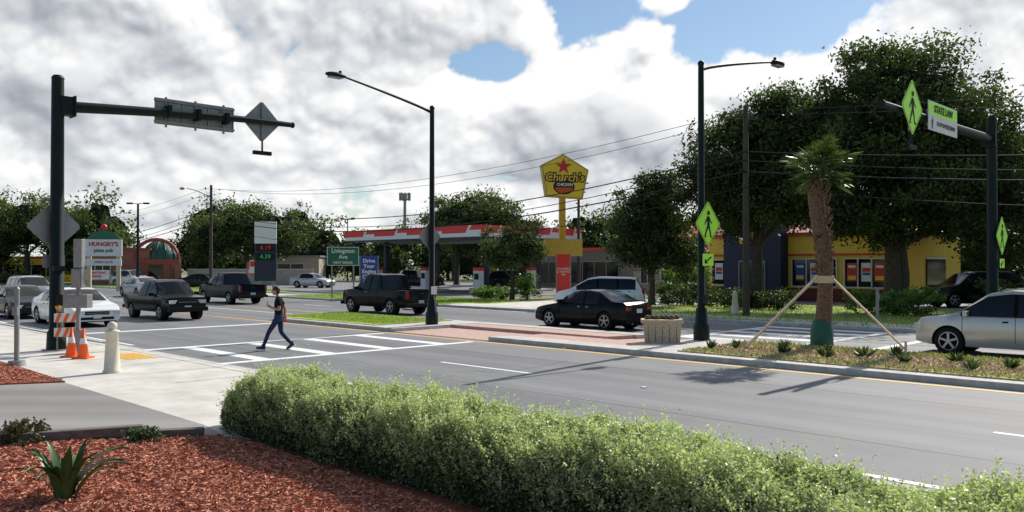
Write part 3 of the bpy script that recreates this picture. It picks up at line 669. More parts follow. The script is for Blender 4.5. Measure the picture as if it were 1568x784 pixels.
vehicle('grey_suv','suv',(.25,.26,.28),(34,54),math.radians(150),4.8,1.9,1.75,z0=.02)
vehicle('white_suv','suv',(.7,.7,.7),(-41.5,91),math.radians(-30),4.7,1.9,1.8,metal=0,z0=.02)
vehicle('black_sedan','sedan',(.02,.02,.02),(-31,84),math.radians(0),4.6,1.8,1.45,z0=.02)

# ------------------------------------------------------------ pedestrian
SKIN=M('skin',(.45,.24,.15),.55); SHIRT=M('black_tshirt',(.010,.010,.012),.9,var=.2,vs=20,bump=.3,bs=15,spec=.15); JEAN=M('dark_jeans',(.022,.04,.085),.9,var=.3,vs=14,bump=.3,bs=25,spec=.2); HAIR=M('black_hair',(.01,.008,.006),.6,bump=.6,bs=60); SHOE=M('shoe',(.02,.02,.02),.6)
J={'pel':((0,0,.93),(.13,.16)),'wa':((.0,0,1.08),(.12,.165)),'ch':((.01,0,1.28),(.14,.20)),'nb':((.005,0,1.43),(.085,.12)),'nk':((.03,0,1.50),(.052,.052)),'hb':((.05,0,1.57),(.055,.055)),
'sl':((.01,.185,1.405),(.068,.068)),'el':((-.05,.25,1.13),(.046,.046)),'wl':((.20,.20,1.20),(.032,.032)),
'sr':((.0,-.185,1.405),(.068,.068)),'er':((-.15,-.25,1.14),(.046,.046)),'wr':((-.13,-.26,.88),(.032,.032)),
'hl':((.03,.095,.87),(.095,.095)),'kl':((.26,.09,.51),(.066,.066)),'al':((.40,.09,.12),(.048,.048)),
'hr':((-.03,-.095,.87),(.095,.095)),'kr':((-.05,-.09,.49),(.066,.066)),'ar':((-.33,-.09,.17),(.048,.048))}
E=[('pel','wa'),('wa','ch'),('ch','nb'),('nb','nk'),('nk','hb'),('nb','sl'),('sl','el'),('el','wl'),('nb','sr'),('sr','er'),('er','wr'),('pel','hl'),('hl','kl'),('kl','al'),('pel','hr'),('hr','kr'),('kr','ar')]
names=list(J); me=bpy.data.meshes.new('pedestrian'); me.from_pydata([J[k][0] for k in names],[(names.index(a),names.index(c)) for a,c in E],[])
ped=bpy.data.objects.new('pedestrian',me); scene.collection.objects.link(ped)
sk=ped.modifiers.new('skin','SKIN'); sv=me.skin_vertices[0].data
for i,k in enumerate(names): sv[i].radius=J[k][1]; sv[i].use_root=(k=='pel')
sb=ped.modifiers.new('sub','SUBSURF'); sb.levels=2; sb.render_levels=2
dg=bpy.context.evaluated_depsgraph_get(); dg.update(); nm=bpy.data.meshes.new_from_object(ped.evaluated_get(dg)); ped.modifiers.clear(); ped.data=nm
nm.materials.clear()
for m_ in(SHIRT,JEAN,SKIN): nm.materials.append(m_)
def segd(p,a,c):
    a=Vector(a);c=Vector(c);d=c-a;t=max(0,min(1,(p-a).dot(d)/d.length_squared)); return (p-a-d*t).length,t
for pl in nm.polygons:
    c=pl.center; best=min(((segd(c,J[a][0],J[q][0])+(a,q)) for a,q in E),key=lambda r:r[0]); _,t_,a,q=best; m_=0
    if a in('hl','kl','hr','kr') or (a=='pel' and q!='wa') or (a=='pel' and t_<.25): m_=1
    if ((a in('sl','sr') and t_>.62) or a in('el','er')) and abs(c.y)>.185: m_=2
    if a=='nk' or(a=='nb' and q=='nk' and t_>.45): m_=2
    pl.material_index=m_; pl.use_smooth=True
b=MB()
hc=Vector((.085,0,1.655)); b.sphere(hc,.1,SKIN,18,12,(.95,.74,1.15)); b.sphere(hc+Vector((-.018,0,.02)),.106,HAIR,18,10,(.98,.80,1.12),z0=-.05); b.sphere(hc+Vector((-.04,0,-.02)),.085,HAIR,14,8,(.9,.86,1.0))
b.sphere(hc+Vector((.098,0,-.012)),.018,SKIN,8,6,(1,.7,1.2)); b.box(hc+Vector((.088,0,-.055)),(.012,.04,.008),M('lips',(.3,.1,.08),.5))
b.sphere(hc+Vector((.04,0,-.08)),.05,SKIN,12,8,(1,.8,.8))
for sy in(1,-1):
    b.sphere(hc+Vector((.083,sy*.032,.012)),.012,BLACK,8,6); b.sphere(hc+Vector((-.005,sy*.077,-.005)),.022,SKIN,8,6,(.8,.4,1.3)); b.box(hc+Vector((.09,sy*.032,.032)),(.01,.03,.006),HAIR)
def hand(w,d,up,sy,curl):
    w=Vector(w);d=Vector(d).normalized();s=d.cross(Vector(up)).normalized();n_=s.cross(d).normalized()
    b.tube([w-d*.01,w+d*.04,w+d*.085],[.026,.036,.032],SKIN,10)
    for k,l in enumerate((.065,.078,.074,.058)):
        o=w+d*.08+s*(-.03+.02*k); m=o+d*l*.5-n_*curl*.3*l; e=m+d*l*.4*(1-curl)-n_*curl*.6*l
        b.tube([o,m,e],[.009,.0085,.006],SKIN,6)
    o=w+d*.03-s*.03; b.tube([o,o-s*.025+d*.025-n_*.01,o-s*.02+d*.055-n_*.02],[.011,.010,.007],SKIN,6)
hand(J['wl'][0],(.6,-.25,.6),(0,0,1),1,.7); hand(J['wr'][0],(.05,0,-1),(0,1,0),-1,.6)
b.box((.285,.165,1.29),(.012,.07,.14),BLACK)
for (a,tip) in((Vector(J['al'][0]),.2),(Vector(J['ar'][0]),-.5)):
    R=Matrix.Rotation(-.12 if tip>0 else .55,3,'Y')
    for (x0,x1,r0,r1,zz) in((-.06,.06,.047,.05,-.05),(.06,.19,.05,.03,-.062)):
        b.tube([a+R@Vector((x0,0,zz)),a+R@Vector((x1,0,zz-.004))],[r0,r1],SHOE,12)
    b.tube([a+Vector((0,0,.05)),a+R@Vector((0,0,-.05))],[.058,.052],JEAN,12)
    b.box(a+R@Vector((.06,0,-.098)),(.27,.085,.025),SIGNW,R=R)
for sdn in('l','r'):
    A_s=Vector(J['s'+sdn][0]);B_s=Vector(J['e'+sdn][0]); b.tube([A_s,A_s*.42+B_s*.58],[.080,.074],SHIRT,14,caps=False)
b.tube([(-.16,-.31,.76),(-.13,-.285,.93)],[.045,.05],RED,10)
b.obj('head_hands_shoes',parent=ped)
ped.location=(-6.55,23.5,.004); ped.rotation_euler=(0,0,math.radians(190))

# ------------------------------------------------------------ chicken restaurant pole sign
b=MB(); GOLD=M('pole_gold',(.65,.36,.02),.5,var=.15,vs=2)
b.box((0,0,3.6),(.42,.35,7.3),GOLD); b.box((0.05,-.05,3.6),(2.75,.5,1.2),M('dull_yellow',(.62,.42,.06),.5,var=.1)); 
pp=[(-1.25,7.25),(1.45,7.1),(1.9,9.2),(.0,10.3),(-1.6,9.5)]
b.xz(pp,-.3,M('gold_edge',(.5,.36,.06),.5),.6)
def sc(f): cx,cz=.08,8.6; return [(cx+(x-cx)*f,cz+(z_-cz)*f) for x,z_ in pp]
b.xz(sc(.93),-.305,CYELL)
star=[]
for k in range(10):
    r_=.62 if k%2==0 else .25; a=math.pi/2+k*math.pi/5; star.append((.02+r_*math.cos(a),9.40+r_*math.sin(a)))
for k in range(10): b.xz([(.02,9.40),star[k],star[(k+1)%10]],-.32,RED)
PLUM=M('dark_plum',(.03,.008,.02),.5)
b.xz([(.05+.80*math.cos(t),7.95+.55*math.sin(t)) for t in np.linspace(0,2*math.pi,24)[:-1]],-.312,PLUM)
b.xz([(.05+.66*math.cos(t),7.90+.42*math.sin(t)) for t in np.linspace(math.pi,2*math.pi,14)],-.325,M('rim_red',(.6,.10,.01),.5))
cs=b.obj('restaurant_pole_sign',(3.6,60,0),math.radians(12))
text("Church's",.80,(.08,-.345,8.60),PLUM,cs,bold=.085,shear=.15,rz=0); text("Church's",.80,(.08,-.36,8.60),CYELL,cs,bold=.008,shear=.15); text('CHICKEN',.28,(.1,-.36,8.10),SIGNW,cs,bold=.01)
b=MB()
b.box((0,0,1.6),(.9,.06,3.0),RED); b.box((-.5,0,1.6),(.06,.06,3.2),GALV); b.box((.5,0,1.6),(.06,.06,3.2),GALV)
o=b.obj('restaurant_banner',(3.5,57,0),.2); text('CHICKEN\n& WAFFLE\n99¢',.2,(0,-.04,1.9),SIGNW,o)

def wallwin(b,x0,x1,z0,z1,y,mull=1,frame=None):
    fr=frame or SIGNW; b.box(((x0+x1)/2,y+.04,(z0+z1)/2),(x1-x0,.06,z1-z0),GLASS)
    for x in np.linspace(x0,x1,mull+1): b.box((x,y-.0,(z0+z1)/2),(.07,.08,z1-z0+.07),fr)
    for z_ in(z0,z1): b.box(((x0+x1)/2,y-.003,z_),(x1-x0+.07,.08,.07),fr)
b=MB(); YW=M('yellow_wall',(.90,.60,.09),.8,var=.08,vs=2); MAR=M('maroon_base',(.20,.035,.03),.8,var=.1); BLU=M('blue_tower',(.018,.022,.06),.6,var=.1); ROOFR=M('red_roof',(.44,.11,.07),.6,var=.15,vs=2)
b.box((6.75,5,2.1),(13.5,9.9,4.2),YW); b.box((6.75,5,.42),(13.6,10.0,.84),MAR); b.box((6.75,5,4.32),(13.9,10.3,.25),ROOFR)
b.add([(-.3,-.3,4.46),(13.8,-.3,4.46),(13.8,10.3,4.46),(-.3,10.3,4.46),(4,5,6.1),(9.5,5,6.1)],[(0,1,5,4),(1,2,5),(2,3,4,5),(3,0,4),(3,2,1,0)],ROOFR)
b.box((3.9,-.4,2.5),(4.2,1.2,5.0),BLU); b.box((3.9,-.4,5.05),(4.35,1.35,.15),ROOFR)
b.box((3.9,-1.05,4.15),(1.7,.1,.75),CYELL); wallwin(b,3.0,4.9,.1,2.6,-1.03,2,ALU); b.box((3.95,-1.08,1.1),(.04,.05,.3),CHROME)
wallwin(b,.3,1.6,.95,2.7,-.05,1); wallwin(b,6.3,9.3,.95,2.75,-.05,3); wallwin(b,9.8,13.2,.95,2.75,-.05,4)
for (x,c_) in((.9,SIGNW),(6.9,SBLUE),(7.9,SIGNW),(8.8,RED),(10.3,RED),(11.2,SIGNW),(12.0,RED),(12.8,SBLUE)):
    b.box((x,-.11,1.9),(.62,.02,1.15),c_); b.box((x,-.124,1.55+.5*(c_==SIGNW)),(.5,.01,.25),CYELL if c_!=SIGNW else RED); b.box((x,-.124,2.25-.45*(c_==SIGNW)),(.46,.01,.16),SIGNW if c_!=SIGNW else SBLUE)
b.box((6.75,-.07,3.0),(13.6,.04,.12),RED)
b.box((13.57,5,1.85),(.06,3.4,1.7),GLASS); b.box((13.58,5,2.78),(.08,3.6,.1),SIGNW)
b.box((8,6,5.2),(1.6,1.2,1.0),GALV)
cb_=b.obj('restaurant_building',P(-32.2,52,.02),RU)
text("Church's",.42,(3.9,-1.12,4.15),PLUM,cb_,bold=.02)
b=MB(); CR=M('cream_wall',(.45,.38,.28),.8,var=.1); CORAL=M('coral_roof',(.70,.21,.14),.6,var=.12,vs=1.5)
b.box((6,4,1.7),(12,8,3.4),CR); z1=3.45
b.add([(-.6,-.6,z1),(12.6,-.6,z1),(12.6,8.6,z1),(-.6,8.6,z1),(4,4,5.9),(8,4,5.9)],[(0,1,5,4),(1,2,5),(2,3,4,5),(3,0,4),(3,2,1,0)],CORAL)
for i in range(24): b.bar((-.5+i*.55,-.6,z1+.02),(max(4,min(8,-.5+i*.55)),3.9,5.91),.04,.04,CORAL)
for i in range(5): wallwin(b,.8+i*2.2,2.3+i*2.2,.7,2.6,-.06,2)
b.obj('red_roof_building',P(-45.5,61,.0),RU)

# ------------------------------------------------------------ gas station
b=MB(); LX,LY=19,12.3; CW=M('canopy_white',(.80,.80,.78),.5); CRD=M('canopy_red',(.72,.03,.03),.45); CU=M('canopy_soffit',(.10,.10,.10),.7); NV=M('navy',(.012,.018,.05),.5)
b.box((LX/2,LY/2,5.05),(LX,LY,1.0),CW); b.box((LX/2,LY/2,4.54),(LX-.2,LY-.2,.05),CU)
def fas(axis,x0,x1,off):
    def q(s_): return [((c[0],off,c[1]) if axis==0 else (off,c[0],c[1])) for c in s_]
    z0_,z1_=4.62,5.56; n=4; w=(x1-x0)/n
    for i in range(n):
        a=x0+i*w; b.add(q([(a,z0_+.32),(a+w*.62,z0_+.32),(a+w*.70,z1_),(a,z1_)]),[(0,1,2,3)],CRD)
        b.add(q([(a+w*.70,z0_+.55),(a+w,z0_+.55),(a+w,z1_),(a+w*.78,z1_)]),[(0,1,2,3)],CRD)
fas(0,0,LX,-.012); fas(1,0,LY,LX+.012)
b.box((LX/2,-.03,4.58),(LX,.04,.08),NV); b.box((LX+.03,LY/2,4.58),(.04,LY,.08),NV)
for x in(2.5,9.5,16.5):
    for y in(3,9.3):
        b.box((x,y,2.3),(.35,.35,4.5),NV); b.box((x,y,.1),(1.2,2.8,.2),CONC); b.box((x,y-.9,1.05),(.7,.5,1.7),SIGNW); b.box((x,y-1.16,1.4),(.5,.03,.5),BLACK); b.box((x,y-.9,2.0),(.75,.55,.25),CRD)
b.obj('gas_station_canopy',P(-67.5,45,0),RU)
b=MB(); b.box((8,5,1.9),(16,10,3.8),M('store_wall',(.20,.17,.14),.8,var=.1)); b.box((8,5,3.95),(16.3,10.3,.3),CRD); wallwin(b,1,15,.4,2.7,-.06,9,ALU)
b.obj('gas_station_store',P(-66,66,0),RU)
b=MB(); b.box((0,0,3.6),(1.9,.35,5.4),NV); b.box((0,0,5.3),(1.92,.37,2.0),CW); b.box((-.7,0,.5),(.2,.2,1),GALV); b.box((.7,0,.5),(.2,.2,1),GALV)
for zz in(3.9,3.1): b.box((0,-.19,zz),(1.6,.03,.62),BLACK)
o=b.obj('gas_price_sign',(-22.4,76,0),math.radians(12))
text('4.19',.55,(0,-.22,3.9),M('led_red',(.7,.03,.02),.5,emis=.15),o); text('4.39',.55,(0,-.22,3.1),M('led_green',(.03,.6,.15),.5,emis=.1),o)
b=MB()
for x in(-.75,.75): b.box((x,.05,1.7),(.08,.08,3.4),GALV)
b.box((0,0,2.85),(2.2,.03,1.25),SIGNW); b.box((0,-.018,2.85),(2.12,.01,1.17),SGREEN)
o=b.obj('street_name_sign',P(-47.6,31.6,.1),math.radians(30))
text('Livingston',.40,(0,-.03,3.2),SIGNW,o,bold=.008); text('Ave',.38,(0,-.03,2.8),SIGNW,o,bold=.008); text('NEXT SIGNAL',.22,(0,-.03,2.42),SIGNW,o,bold=.006)
b=MB(); b.box((0,0,2.0),(1.15,.05,2.0),SBLUE); b.box((-.62,0,1.5),(.06,.06,3.0),GALV); b.box((.62,0,1.5),(.06,.06,3.0),GALV)
o=b.obj('advertising_banner',(-9.75,57,0),math.radians(15)); text('Drive\nYour\nEngine\nClean.',.36,(0,-.04,2.1),SIGNW,o,bold=.01)
b=MB(); b.box((0,0,2.2),(.9,.04,1.2),SIGNW); b.box((0,-.025,2.45),(.8,.01,.5),RED); b.box((0,0,1),(.06,.06,2),GALV); b.obj('roadside_sign',(-24,78,0),.2)
b=MB(); b.box((0,0,2.0),(1.5,.04,1.3),M('billred',(.6,.08,.05),.5)); b.box((0,-.025,1.7),(1.3,.01,.4),SIGNW); b.box((-.6,0,1),(.06,.06,2),GALV); b.box((.6,0,1),(.06,.06,2),GALV); b.obj('roadside_sign',(-26.5,86,0),.1)
b=MB(); CRM=M('cream_post',(.6,.5,.32),.7)
for x in(-1.2,1.2): b.box((x,0,2.2),(.35,.35,4.4),CRM)
b.box((0,-.05,3.9),(3.0,.3,1.5),SIGNW); b.box((0,-.05,2.6),(2.9,.28,.6),SIGNW); b.xz([(-1.4,4.7),(1.4,4.7),(.9,5.25),(0,5.5),(-.9,5.25)],-.1,SGREEN,.2); b.sphere((0,0,5.75),.28,RED)
o=b.obj('pizza_pub_sign',(-36.6,75,0),.3); text('HUNGRY\'S',.5,(0,-.22,4.2),RED,o,bold=.02); text('pizza pub',.42,(0,-.22,3.65),SGREEN,o,bold=.015); text('OPEN LATE',.3,(0,-.22,2.6),BLACK,o)
b=MB(); b.box((0,0,1.4),(2.8,.04,.9),SIGNW); b.box((-1.4,0,.9),(.06,.06,1.8),GALV); b.box((1.4,0,.9),(.06,.06,1.8),GALV)
o=b.obj('roadside_banner',(-41,82,0),.3); text('CELEBRATING\n10 YEARS',.34,(0,-.04,1.4),RED,o,bold=.01)
b=MB(); OR=M('orange_brown_wall',(.30,.12,.07),.8,var=.15); DG=M('dome_green',(.02,.10,.07),.5,var=.15); BRR=M('brick_red_arch',(.30,.05,.035),.6,var=.15)
b.box((0,4,2.0),(7,8,4.0),OR); b.box((0,4,4.1),(7.3,8.3,.3),M('rust_roof',(.25,.06,.03),.7)); wallwin(b,-3,-.6,.7,2.7,-.06,3)
b.tube([(4.2,2,0),(4.2,2,3.0)],[2.2,2.2],OR,24); b.sphere((4.2,2,3.0),2.0,DG,28,8,(1,1,1.05),z0=0)
for k in range(12):
    a=k*math.pi/6; b.tube([(4.2+2.05*math.cos(a)*math.cos(e),2+2.05*math.sin(a)*math.cos(e),3+2.15*math.sin(e)) for e in np.linspace(0,1.5,7)],.07,DG,5)
b.tube([(4.2+2.4*math.cos(t),.1,2.9+2.3*math.sin(t)) for t in np.linspace(0,math.pi,15)],.2,BRR,8); b.box((4.2,-.25,1.2),(1.4,.1,2.3),GLASS); b.box((4.2,-.2,2.75),(4.6,.2,.5),BRR)
for x in(1.9,6.5): b.box((x,.1,1.45),(.5,.5,2.9),OR)
b.obj('domed_restaurant_building',(-44,93,0),.15)
b=MB(); b.box((0,4,1.6),(18,8,3.2),CYELL); b.box((0,4,3.3),(18.4,8.4,.3),ROOFR); wallwin(b,-7,7,.8,2.4,-.06,8); b.obj('yellow_shop_building',(-66,108,0),.3)
b=MB(); b.box((0,4,1.7),(16,8,3.4),CR); b.box((0,4,3.5),(16.4,8.4,.25),GALV); wallwin(b,-6,6,.5,2.5,-.06,7); b.obj('shop_building',(-34,112,0),.1)
b=MB(); b.box((0,0,.9),(14,.15,1.8),M('fence_wall',(.4,.35,.28),.9,var=.2)); b.box((0,-.02,1.85),(14.2,.25,.1),CONC2); b.obj('boundary_wall',(-30,96,0),.1)

# ------------------------------------------------------------ utility poles and lines
POLES=[(-150,34.3,10),(-72.9,34.3,9.6),(-19.3,34.3,9.6),(40,34.3,10)]
for i,(u,v,h) in enumerate(POLES):
    b=MB(); b.tube([(0,0,0),(0,0,h)],[.17,.11],WOOD,10)
    if i!=1: b.box((0,.1,h-.5),(.1,1.6,.1),WOOD)
    for yy in(-.6,.0,.7): b.cyl((0,yy+.1,h-.45),(0,yy+.1,h-.28),.04,BLACK,n=8)
    if i==1: b.tube([(0,0,8.5),(-.9,-1.0,9.1),(-1.5,-1.6,9.3)],.04,GALV,6); b.sphere((-1.75,-1.9,9.28),.35,GALV,sc=(1,.6,.35))
    if i==2: b.tube([(0,0,6.5),(0,-1.6,7.4),(0,-2.2,7.5)],.035,BLACK,6)
    b.obj('utility_pole',P(u,v,0),RU)
b=MB()
for i in range(3):
    (u0,v0,h0),(u1,v1,h1)=POLES[i],POLES[i+1]; D=abs(u1-u0)
    for (dz0,dv,sag,r_) in((-.3,-.5,1.5,.013),(-.3,.8,1.7,.013),(-2.1,-.15,1.9,.03),(-2.5,-.15,2.1,.022),(-3.0,-.15,1.9,.035),(-3.7,-.15,2.2,.02)):
        pts=[]
        for k in range(19):
            t_=k/18; pts.append((u0+(u1-u0)*t_,v0+dv,(h0+(h1-h0)*t_)+dz0-sag*(D/54)*4*t_*(1-t_)))
        b.tube(pts,r_,BLACK,5)
b.obj('power_lines',(0,0,0),RU)
for (x,y,h) in((5.9,74,10.0),(-8.5,120,12),(-48,88,8.2)):
    b=MB(); b.tube([(0,0,0),(0,0,h)],[.16,.1],WOOD if h!=8.2 else DGREEN,8)
    if h!=8.2: b.box((0,0,h-.4),(1.8,.1,.1),WOOD); b.box((0,0,h-1.2),(1.2,.1,.1),WOOD); b.obj('utility_pole',(x,y,0))
    else:
        for sx in(-1,1): b.bar((0,0,h),(sx*.7,0,h+.1),.06,.06,DGREEN); b.box((sx*.8,0,h+.05),(.5,.3,.15),DGREEN)
        b.obj('street_lamp',(-35.8,80,0))
b=MB(); b.tube([(0,0,0),(0,0,19)],[.5,.3],GALV,10)
for k in range(9): a=k*2*math.pi/9; b.box((1.2*math.cos(a),1.2*math.sin(a),18.2),(.3,.3,1.8),GALV,rz=a)
for zz in(17.6,18.8): b.tube([(1.1*math.cos(t),1.1*math.sin(t),zz) for t in np.linspace(0,2*math.pi,13)],.06,GALV,5)
for k in range(6): a=k*math.pi/3; b.bar((0,0,17.6),(1.1*math.cos(a),1.1*math.sin(a),17.6),.06,.06,GALV)
b.obj('cell_tower',(-25,195,0))
b=MB(); b.tube([(0,0,0),(0,0,9)],[.12,.08],GALV,8); b.box((0,0,9),(1.6,.4,.15),GALV); b.box((-.8,0,9.1),(.5,.4,.3),GALV); b.box((.8,0,9.1),(.5,.4,.3),GALV); b.obj('parking_lot_lamp',(-24,122,0))
b=MB(); b.cyl((0,0,0),(0,0,1.35),.06,ALU,n=12); b.sphere((0,0,1.36),.07,ALU); b.box((0,-.08,1.05),(.13,.04,.2),GALV); b.obj('pedestrian_button_post',P(-12.9,32.9,.09))

# ------------------------------------------------------------ trees
tree('live_oak_tree',19.3,42.5,3.6,.42,[(0,0,8.0,4.2,4,3.8),(-2.6,-.5,9.2,2.8,2.8,2.8),(1.5,0,10.7,3.6,3.2,2.7),(3.9,.5,8.8,3.1,3,3.0),(-.6,.6,11.8,2.4,2.2,1.8),(4.8,-.5,6.0,2.7,2.6,2.0),(-3.4,-1,6.2,2.8,2.5,2.2),(.8,-2.2,6.0,3.0,2.2,1.9),(-1.4,-1,4.8,2.4,2,1.5),(3,-1.5,4.9,2.3,2,1.4)],95000,.105,trunks=2)
tree('live_oak_tree',13.0,44.5,3.6,.34,[(0,0,7.6,3.2,3,2.9),(-1.9,0,6.4,2.3,2.2,2.3),(1.9,-.5,8.7,2.8,2.5,2.5),(.2,0,9.6,2.2,2,1.8),(2.4,-.5,6.2,2.6,2.2,2.0),(.3,-.5,5.4,2.4,2,1.6)],52000,.105)
tree('oak_tree',8.0,48,2.2,.2,[(0,0,5.0,2.3,2.2,2.4),(-.8,0,3.9,1.9,1.7,1.6),(.8,-.2,3.5,2.0,1.7,1.7),(.3,0,6.6,1.4,1.4,1.2)],26000,.095)
tree('oak_tree',0.0,56,1.9,.15,[(0,0,3.8,1.9,1.8,1.5),(-1.1,0,3.1,1.2,1.2,.9),(1.1,0,3.2,1.2,1.2,1.0)],13000,.09,DIST)
tree('oak_tree',-6.5,98,4,.3,[(2,0,8.4,4.4,4,3.0),(-1,0,7.3,3.6,3,2.8),(5,0,7.2,3.4,3,2.8),(2,0,5,4,3,2),(7.5,0,6,3,3,2.4)],20000,.17,DIST,cf=.65)
tree('oak_tree',29.5,50,3,.3,[(0,0,6.6,3.4,3,3.2),(-2.4,0,5.6,2.2,2,2.2),(2,0,8.6,2.7,2.5,2.2),(-1,-1,4.2,2.5,2,1.8)],34000,.11)
tree('oak_tree',31.5,40.5,3.2,.28,[(0,0,6.4,2.8,2.8,2.6),(1.5,0,8.6,2.4,2.2,2.0),(1,0,4.2,2.6,2,1.6)],24000,.105,DIST)
tree('pine_tree',29.0,39.0,7,.2,[(-1.3,0,11.6,1.1,1,.8),(.3,0,12.8,1.4,1.2,.7),(-.4,0,10.2,1.0,1,.6),(1.2,0,11.2,1.4,1,.9)],6000,.09,BUSH,cf=0)
tree('oak_tree',38,60,3,.3,[(0,0,6,5,4,3.5),(5,0,7,4,4,3.5)],16000,.17,DIST)
cl=[]
for i in range(62):
    x=-125+i*3.6+random.uniform(-1.5,1.5); y=128+random.uniform(-10,16)-(.18*abs(x+20)); hh=random.uniform(8.5,13)
    if x<-35: y-=14
    if -24<x<14: hh*=.85
    cl.append((x,y,hh*.5,random.uniform(3,4.6),3,hh*.5)); cl.append((x+random.uniform(-2,2),y-2,hh*.32,3.2,2.5,hh*.33))
for i in range(30): cl.append((20+i*4,105+random.uniform(-6,6),4.5,4.2,3,5))
b=MB()
for c in cl[::2]: b.tube([(c[0],c[1],0),(c[0],c[1],c[2])],[.3,.15],BARK,6)
tl=b.obj('distant_tree_line'); cb=MB(); pts,rn=clump_points(cl,140000,34,.27,core=cb,cf=.68); cb.obj('crown_core',parent=tl); kk=pts[:,2]>0
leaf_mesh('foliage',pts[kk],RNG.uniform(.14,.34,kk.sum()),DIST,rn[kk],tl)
tree('oak_tree',-58,100,4,.35,[(0,0,7.2,4.5,4,3.6),(-4,0,5.8,3.5,3,3),(4,0,6.6,3.5,3,3)],18000,.17,DIST,cf=.65)
tree('oak_tree',-33,104,4,.35,[(0,0,6.8,4.5,4,3.0),(-4,0,5.8,3.5,3,2.7),(4.5,0,6.4,3.8,3,3)],18000,.17,DIST,cf=.65)
tree('bare_tree',-63.5,104,7,.25,[(0,0,9.6,2.5,2,2.2)],700,.14,DIST,cf=0)
for (u,v,rx,ry,h,n) in((-27,41,2.6,.7,1.3,5000),(-22,40,2.6,.8,1.1,5000),(-15,40,2.4,.8,1.2,4500),(-8,38,3.0,.9,1.3,6000),(-3,36.5,2.2,.8,1.2,4500),(-39.5,41,1.0,.9,1.5,3000)):
    x,y,_=P(u,v); shrub('shrub',x,y,rx,ry,h,n,.07,BUSH if n!=5000 else OAK,RU)
shrub('flowering_shrub',11.0,53,1.5,1.2,2.3,5000,.1,BUSH)
shrub('shrub',-1.5,58,1.6,.7,.9,2500,.08,BUSH,RU); shrub('shrub',-60,96,5,1,1.6,3000,.15,DIST)
shrub('shrub',27.5,43.5,4,1,1.5,7000,.08,OAK,RU)

# ------------------------------------------------------------ sky: physical sky + procedurally generated cumulus cover map (equirectangular)
W_,Hh=4096,1024; R2=np.random.default_rng(21)
ky=np.fft.fftfreq(Hh)[:,None]*Hh/90.0; kx=np.fft.rfftfreq(W_)[None,:]*W_/360.0   # cycles per degree
kr=np.sqrt((kx*1.0)**2+(ky*.8)**2)+1e-6
def spec(beta,lo,hi):
    f=np.fft.rfft2(R2.standard_normal((Hh,W_),dtype=np.float32))
    a=kr**(-beta)*(1-np.exp(-(kr/lo)**4))*np.exp(-(kr/hi)**2)
    o=np.fft.irfft2(f*a,s=(Hh,W_)).astype(np.float32); return o/o.std()
base=spec(1.75,.018,8)
bill=np.zeros((Hh,W_),np.float32); amp=1
for sc_ in(.10,.2,.4,.8,1.6,3.0): bill+=amp*(np.abs(spec(0,sc_*.75,sc_*1.05))-.8); amp*=.56
el=(np.arange(Hh)+.5)/Hh*90; azd=((np.arange(W_)+.5)/W_-.25)*360; azd=(azd+180)%360-180
src=el*(1.0+.8*np.exp(-el/10)); src=np.clip(src/90*Hh,0,Hh-1.001); i0=src.astype(int); fr_=(src-i0)[:,None].astype(np.float32)
def remap(a): return a[i0]*(1-fr_)+a[np.minimum(i0+1,Hh-1)]*fr_
base=remap(base); bill=remap(bill)
E_,A_z=np.meshgrid(el,azd,indexing='ij')
def bl(a,e,ra,re,amt): return amt*np.exp(-(((A_z-a)/ra)**2+((E_-e)/re)**2)**1.5)
bias=.80+.9*np.exp(-(E_/6)**2)
bias=bias+bl(14,18.2,10.5,4.6,-2.3)+bl(-1.5,13.6,3.2,1.3,-1.7)+bl(4,16.5,3.5,2.2,-1.3)+bl(11.5,17.6,2.2,1.0,1.7)+bl(9.2,14.9,1.2,.8,1.7)
bias=bias+bl(10,10.3,14,2.6,1.9)+bl(20,12,5,2.0,1.2)+bl(-12,9,14,4,.6)+bl(-25,15,10,7,1.4)+bl(28,17,5,6,1.6)+bl(-8,17,6,3,.8)+bl(18,30,25,8,-1.5)
bias=bias-2.6*(1/(1+np.exp(-(np.abs(A_z)-75)/12)))  # unseen sky behind the camera kept mostly clear to lower ambient light
D=base*.60+bill*.42+bias
def blur(a,s_):
    f=np.fft.rfft2(a); return np.fft.irfft2(f*np.exp(-(kr*s_)**2*2),s=(Hh,W_)).astype(np.float32)
h=np.clip(D,-.5,3)
def shift(a,da,de): return np.roll(np.roll(a,-int(da/360*W_),1),-int(de/90*Hh),0)
hb=blur(h,.30); hc=blur(h,1.2)
lit=(hb-shift(hb,.35,.55))*.75+(hc-shift(hc,1.2,2.0))*.50+(h-shift(h,.12,.18))*.16
mask_=np.clip((D-.02)/.50,0,1); mask_=mask_*mask_*(3-2*mask_)
thick=np.clip((blur(D,1.6)-.6)/1.9,0,1)
grey=np.clip(1-((A_z+22)/16)**2-((E_-15)/7)**2,0,1)
shade=np.clip(.92+lit*.58-thick*.34-.22*grey+.05*bill,0,1)
shade=np.where(D<.5,shade+(.5-np.clip(D,0,.5))*.3,shade); shade=np.clip(shade,0,1)
px=np.zeros((2*Hh,W_,4),np.float32); px[Hh:,:,0]=mask_; px[Hh:,:,1]=shade; px[:,:,3]=1; px[:Hh,:,0]=mask_[0]; px[:Hh,:,1]=shade[0]
img=bpy.data.images.new('cloud_cover',W_,2*Hh,alpha=False,float_buffer=False,is_data=True)
img.pixels.foreach_set(px.ravel()); img.update()
try: img.pack()
except Exception as ex: print(ex)
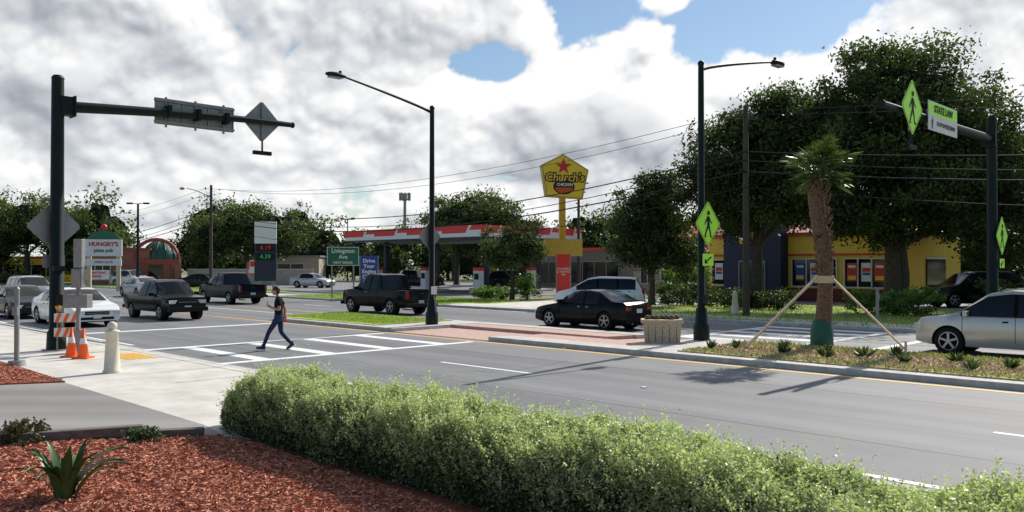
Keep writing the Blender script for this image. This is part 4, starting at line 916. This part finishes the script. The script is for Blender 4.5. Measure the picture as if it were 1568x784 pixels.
w=bpy.data.worlds.new('World'); scene.world=w; w.use_nodes=True; nt=w.node_tree; N=nt.nodes; L=nt.links; N.clear()
EL=math.radians(38.5); AZ=math.radians(38)
sd=Vector((math.sin(AZ)*math.cos(EL),math.cos(AZ)*math.cos(EL),math.sin(EL)))
out=N.new('ShaderNodeOutputWorld'); bg=N.new('ShaderNodeBackground'); L.new(bg.outputs[0],out.inputs[0]); bg.inputs[1].default_value=.1
sky=N.new('ShaderNodeTexSky'); sky.sky_type='NISHITA'; sky.sun_disc=False; sky.sun_elevation=EL; sky.sun_rotation=AZ; sky.air_density=1.2; sky.dust_density=.3; sky.ozone_density=3.5
tc=N.new('ShaderNodeTexCoord'); et=N.new('ShaderNodeTexEnvironment'); et.image=img; et.interpolation='Linear'; L.new(tc.outputs['Generated'],et.inputs[0])
sp=N.new('ShaderNodeSeparateColor'); L.new(et.outputs[0],sp.inputs[0])
cr=N.new('ShaderNodeValToRGB'); L.new(sp.outputs[1],cr.inputs[0])
cr.color_ramp.elements[0].color=(3.8,4.1,4.6,1); cr.color_ramp.elements[0].position=0
cr.color_ramp.elements[1].color=(10,10,10,1); cr.color_ramp.elements[1].position=.95
e_=cr.color_ramp.elements.new(.45); e_.color=(6.3,6.55,6.95,1)
mx=N.new('ShaderNodeMix'); mx.data_type='RGBA'; L.new(sp.outputs[0],mx.inputs[0]); L.new(sky.outputs[0],mx.inputs[6]); L.new(cr.outputs[0],mx.inputs[7])
L.new(mx.outputs[2],bg.inputs[0])
ld=bpy.data.lights.new('sun','SUN'); ld.energy=5.0; ld.angle=math.radians(.5); ld.color=(1,.955,.88)
lo=bpy.data.objects.new('sun',ld); scene.collection.objects.link(lo); lo.rotation_euler=sd.to_track_quat('Z','Y').to_euler()

cam=bpy.data.cameras.new('camera'); co=bpy.data.objects.new('camera',cam); scene.collection.objects.link(co)
cam.lens=29.4; cam.sensor_width=36; cam.clip_end=5000; cam.clip_start=.05
co.location=(0,0,2.4); co.rotation_euler=(math.radians(90.58),0,0); scene.camera=co
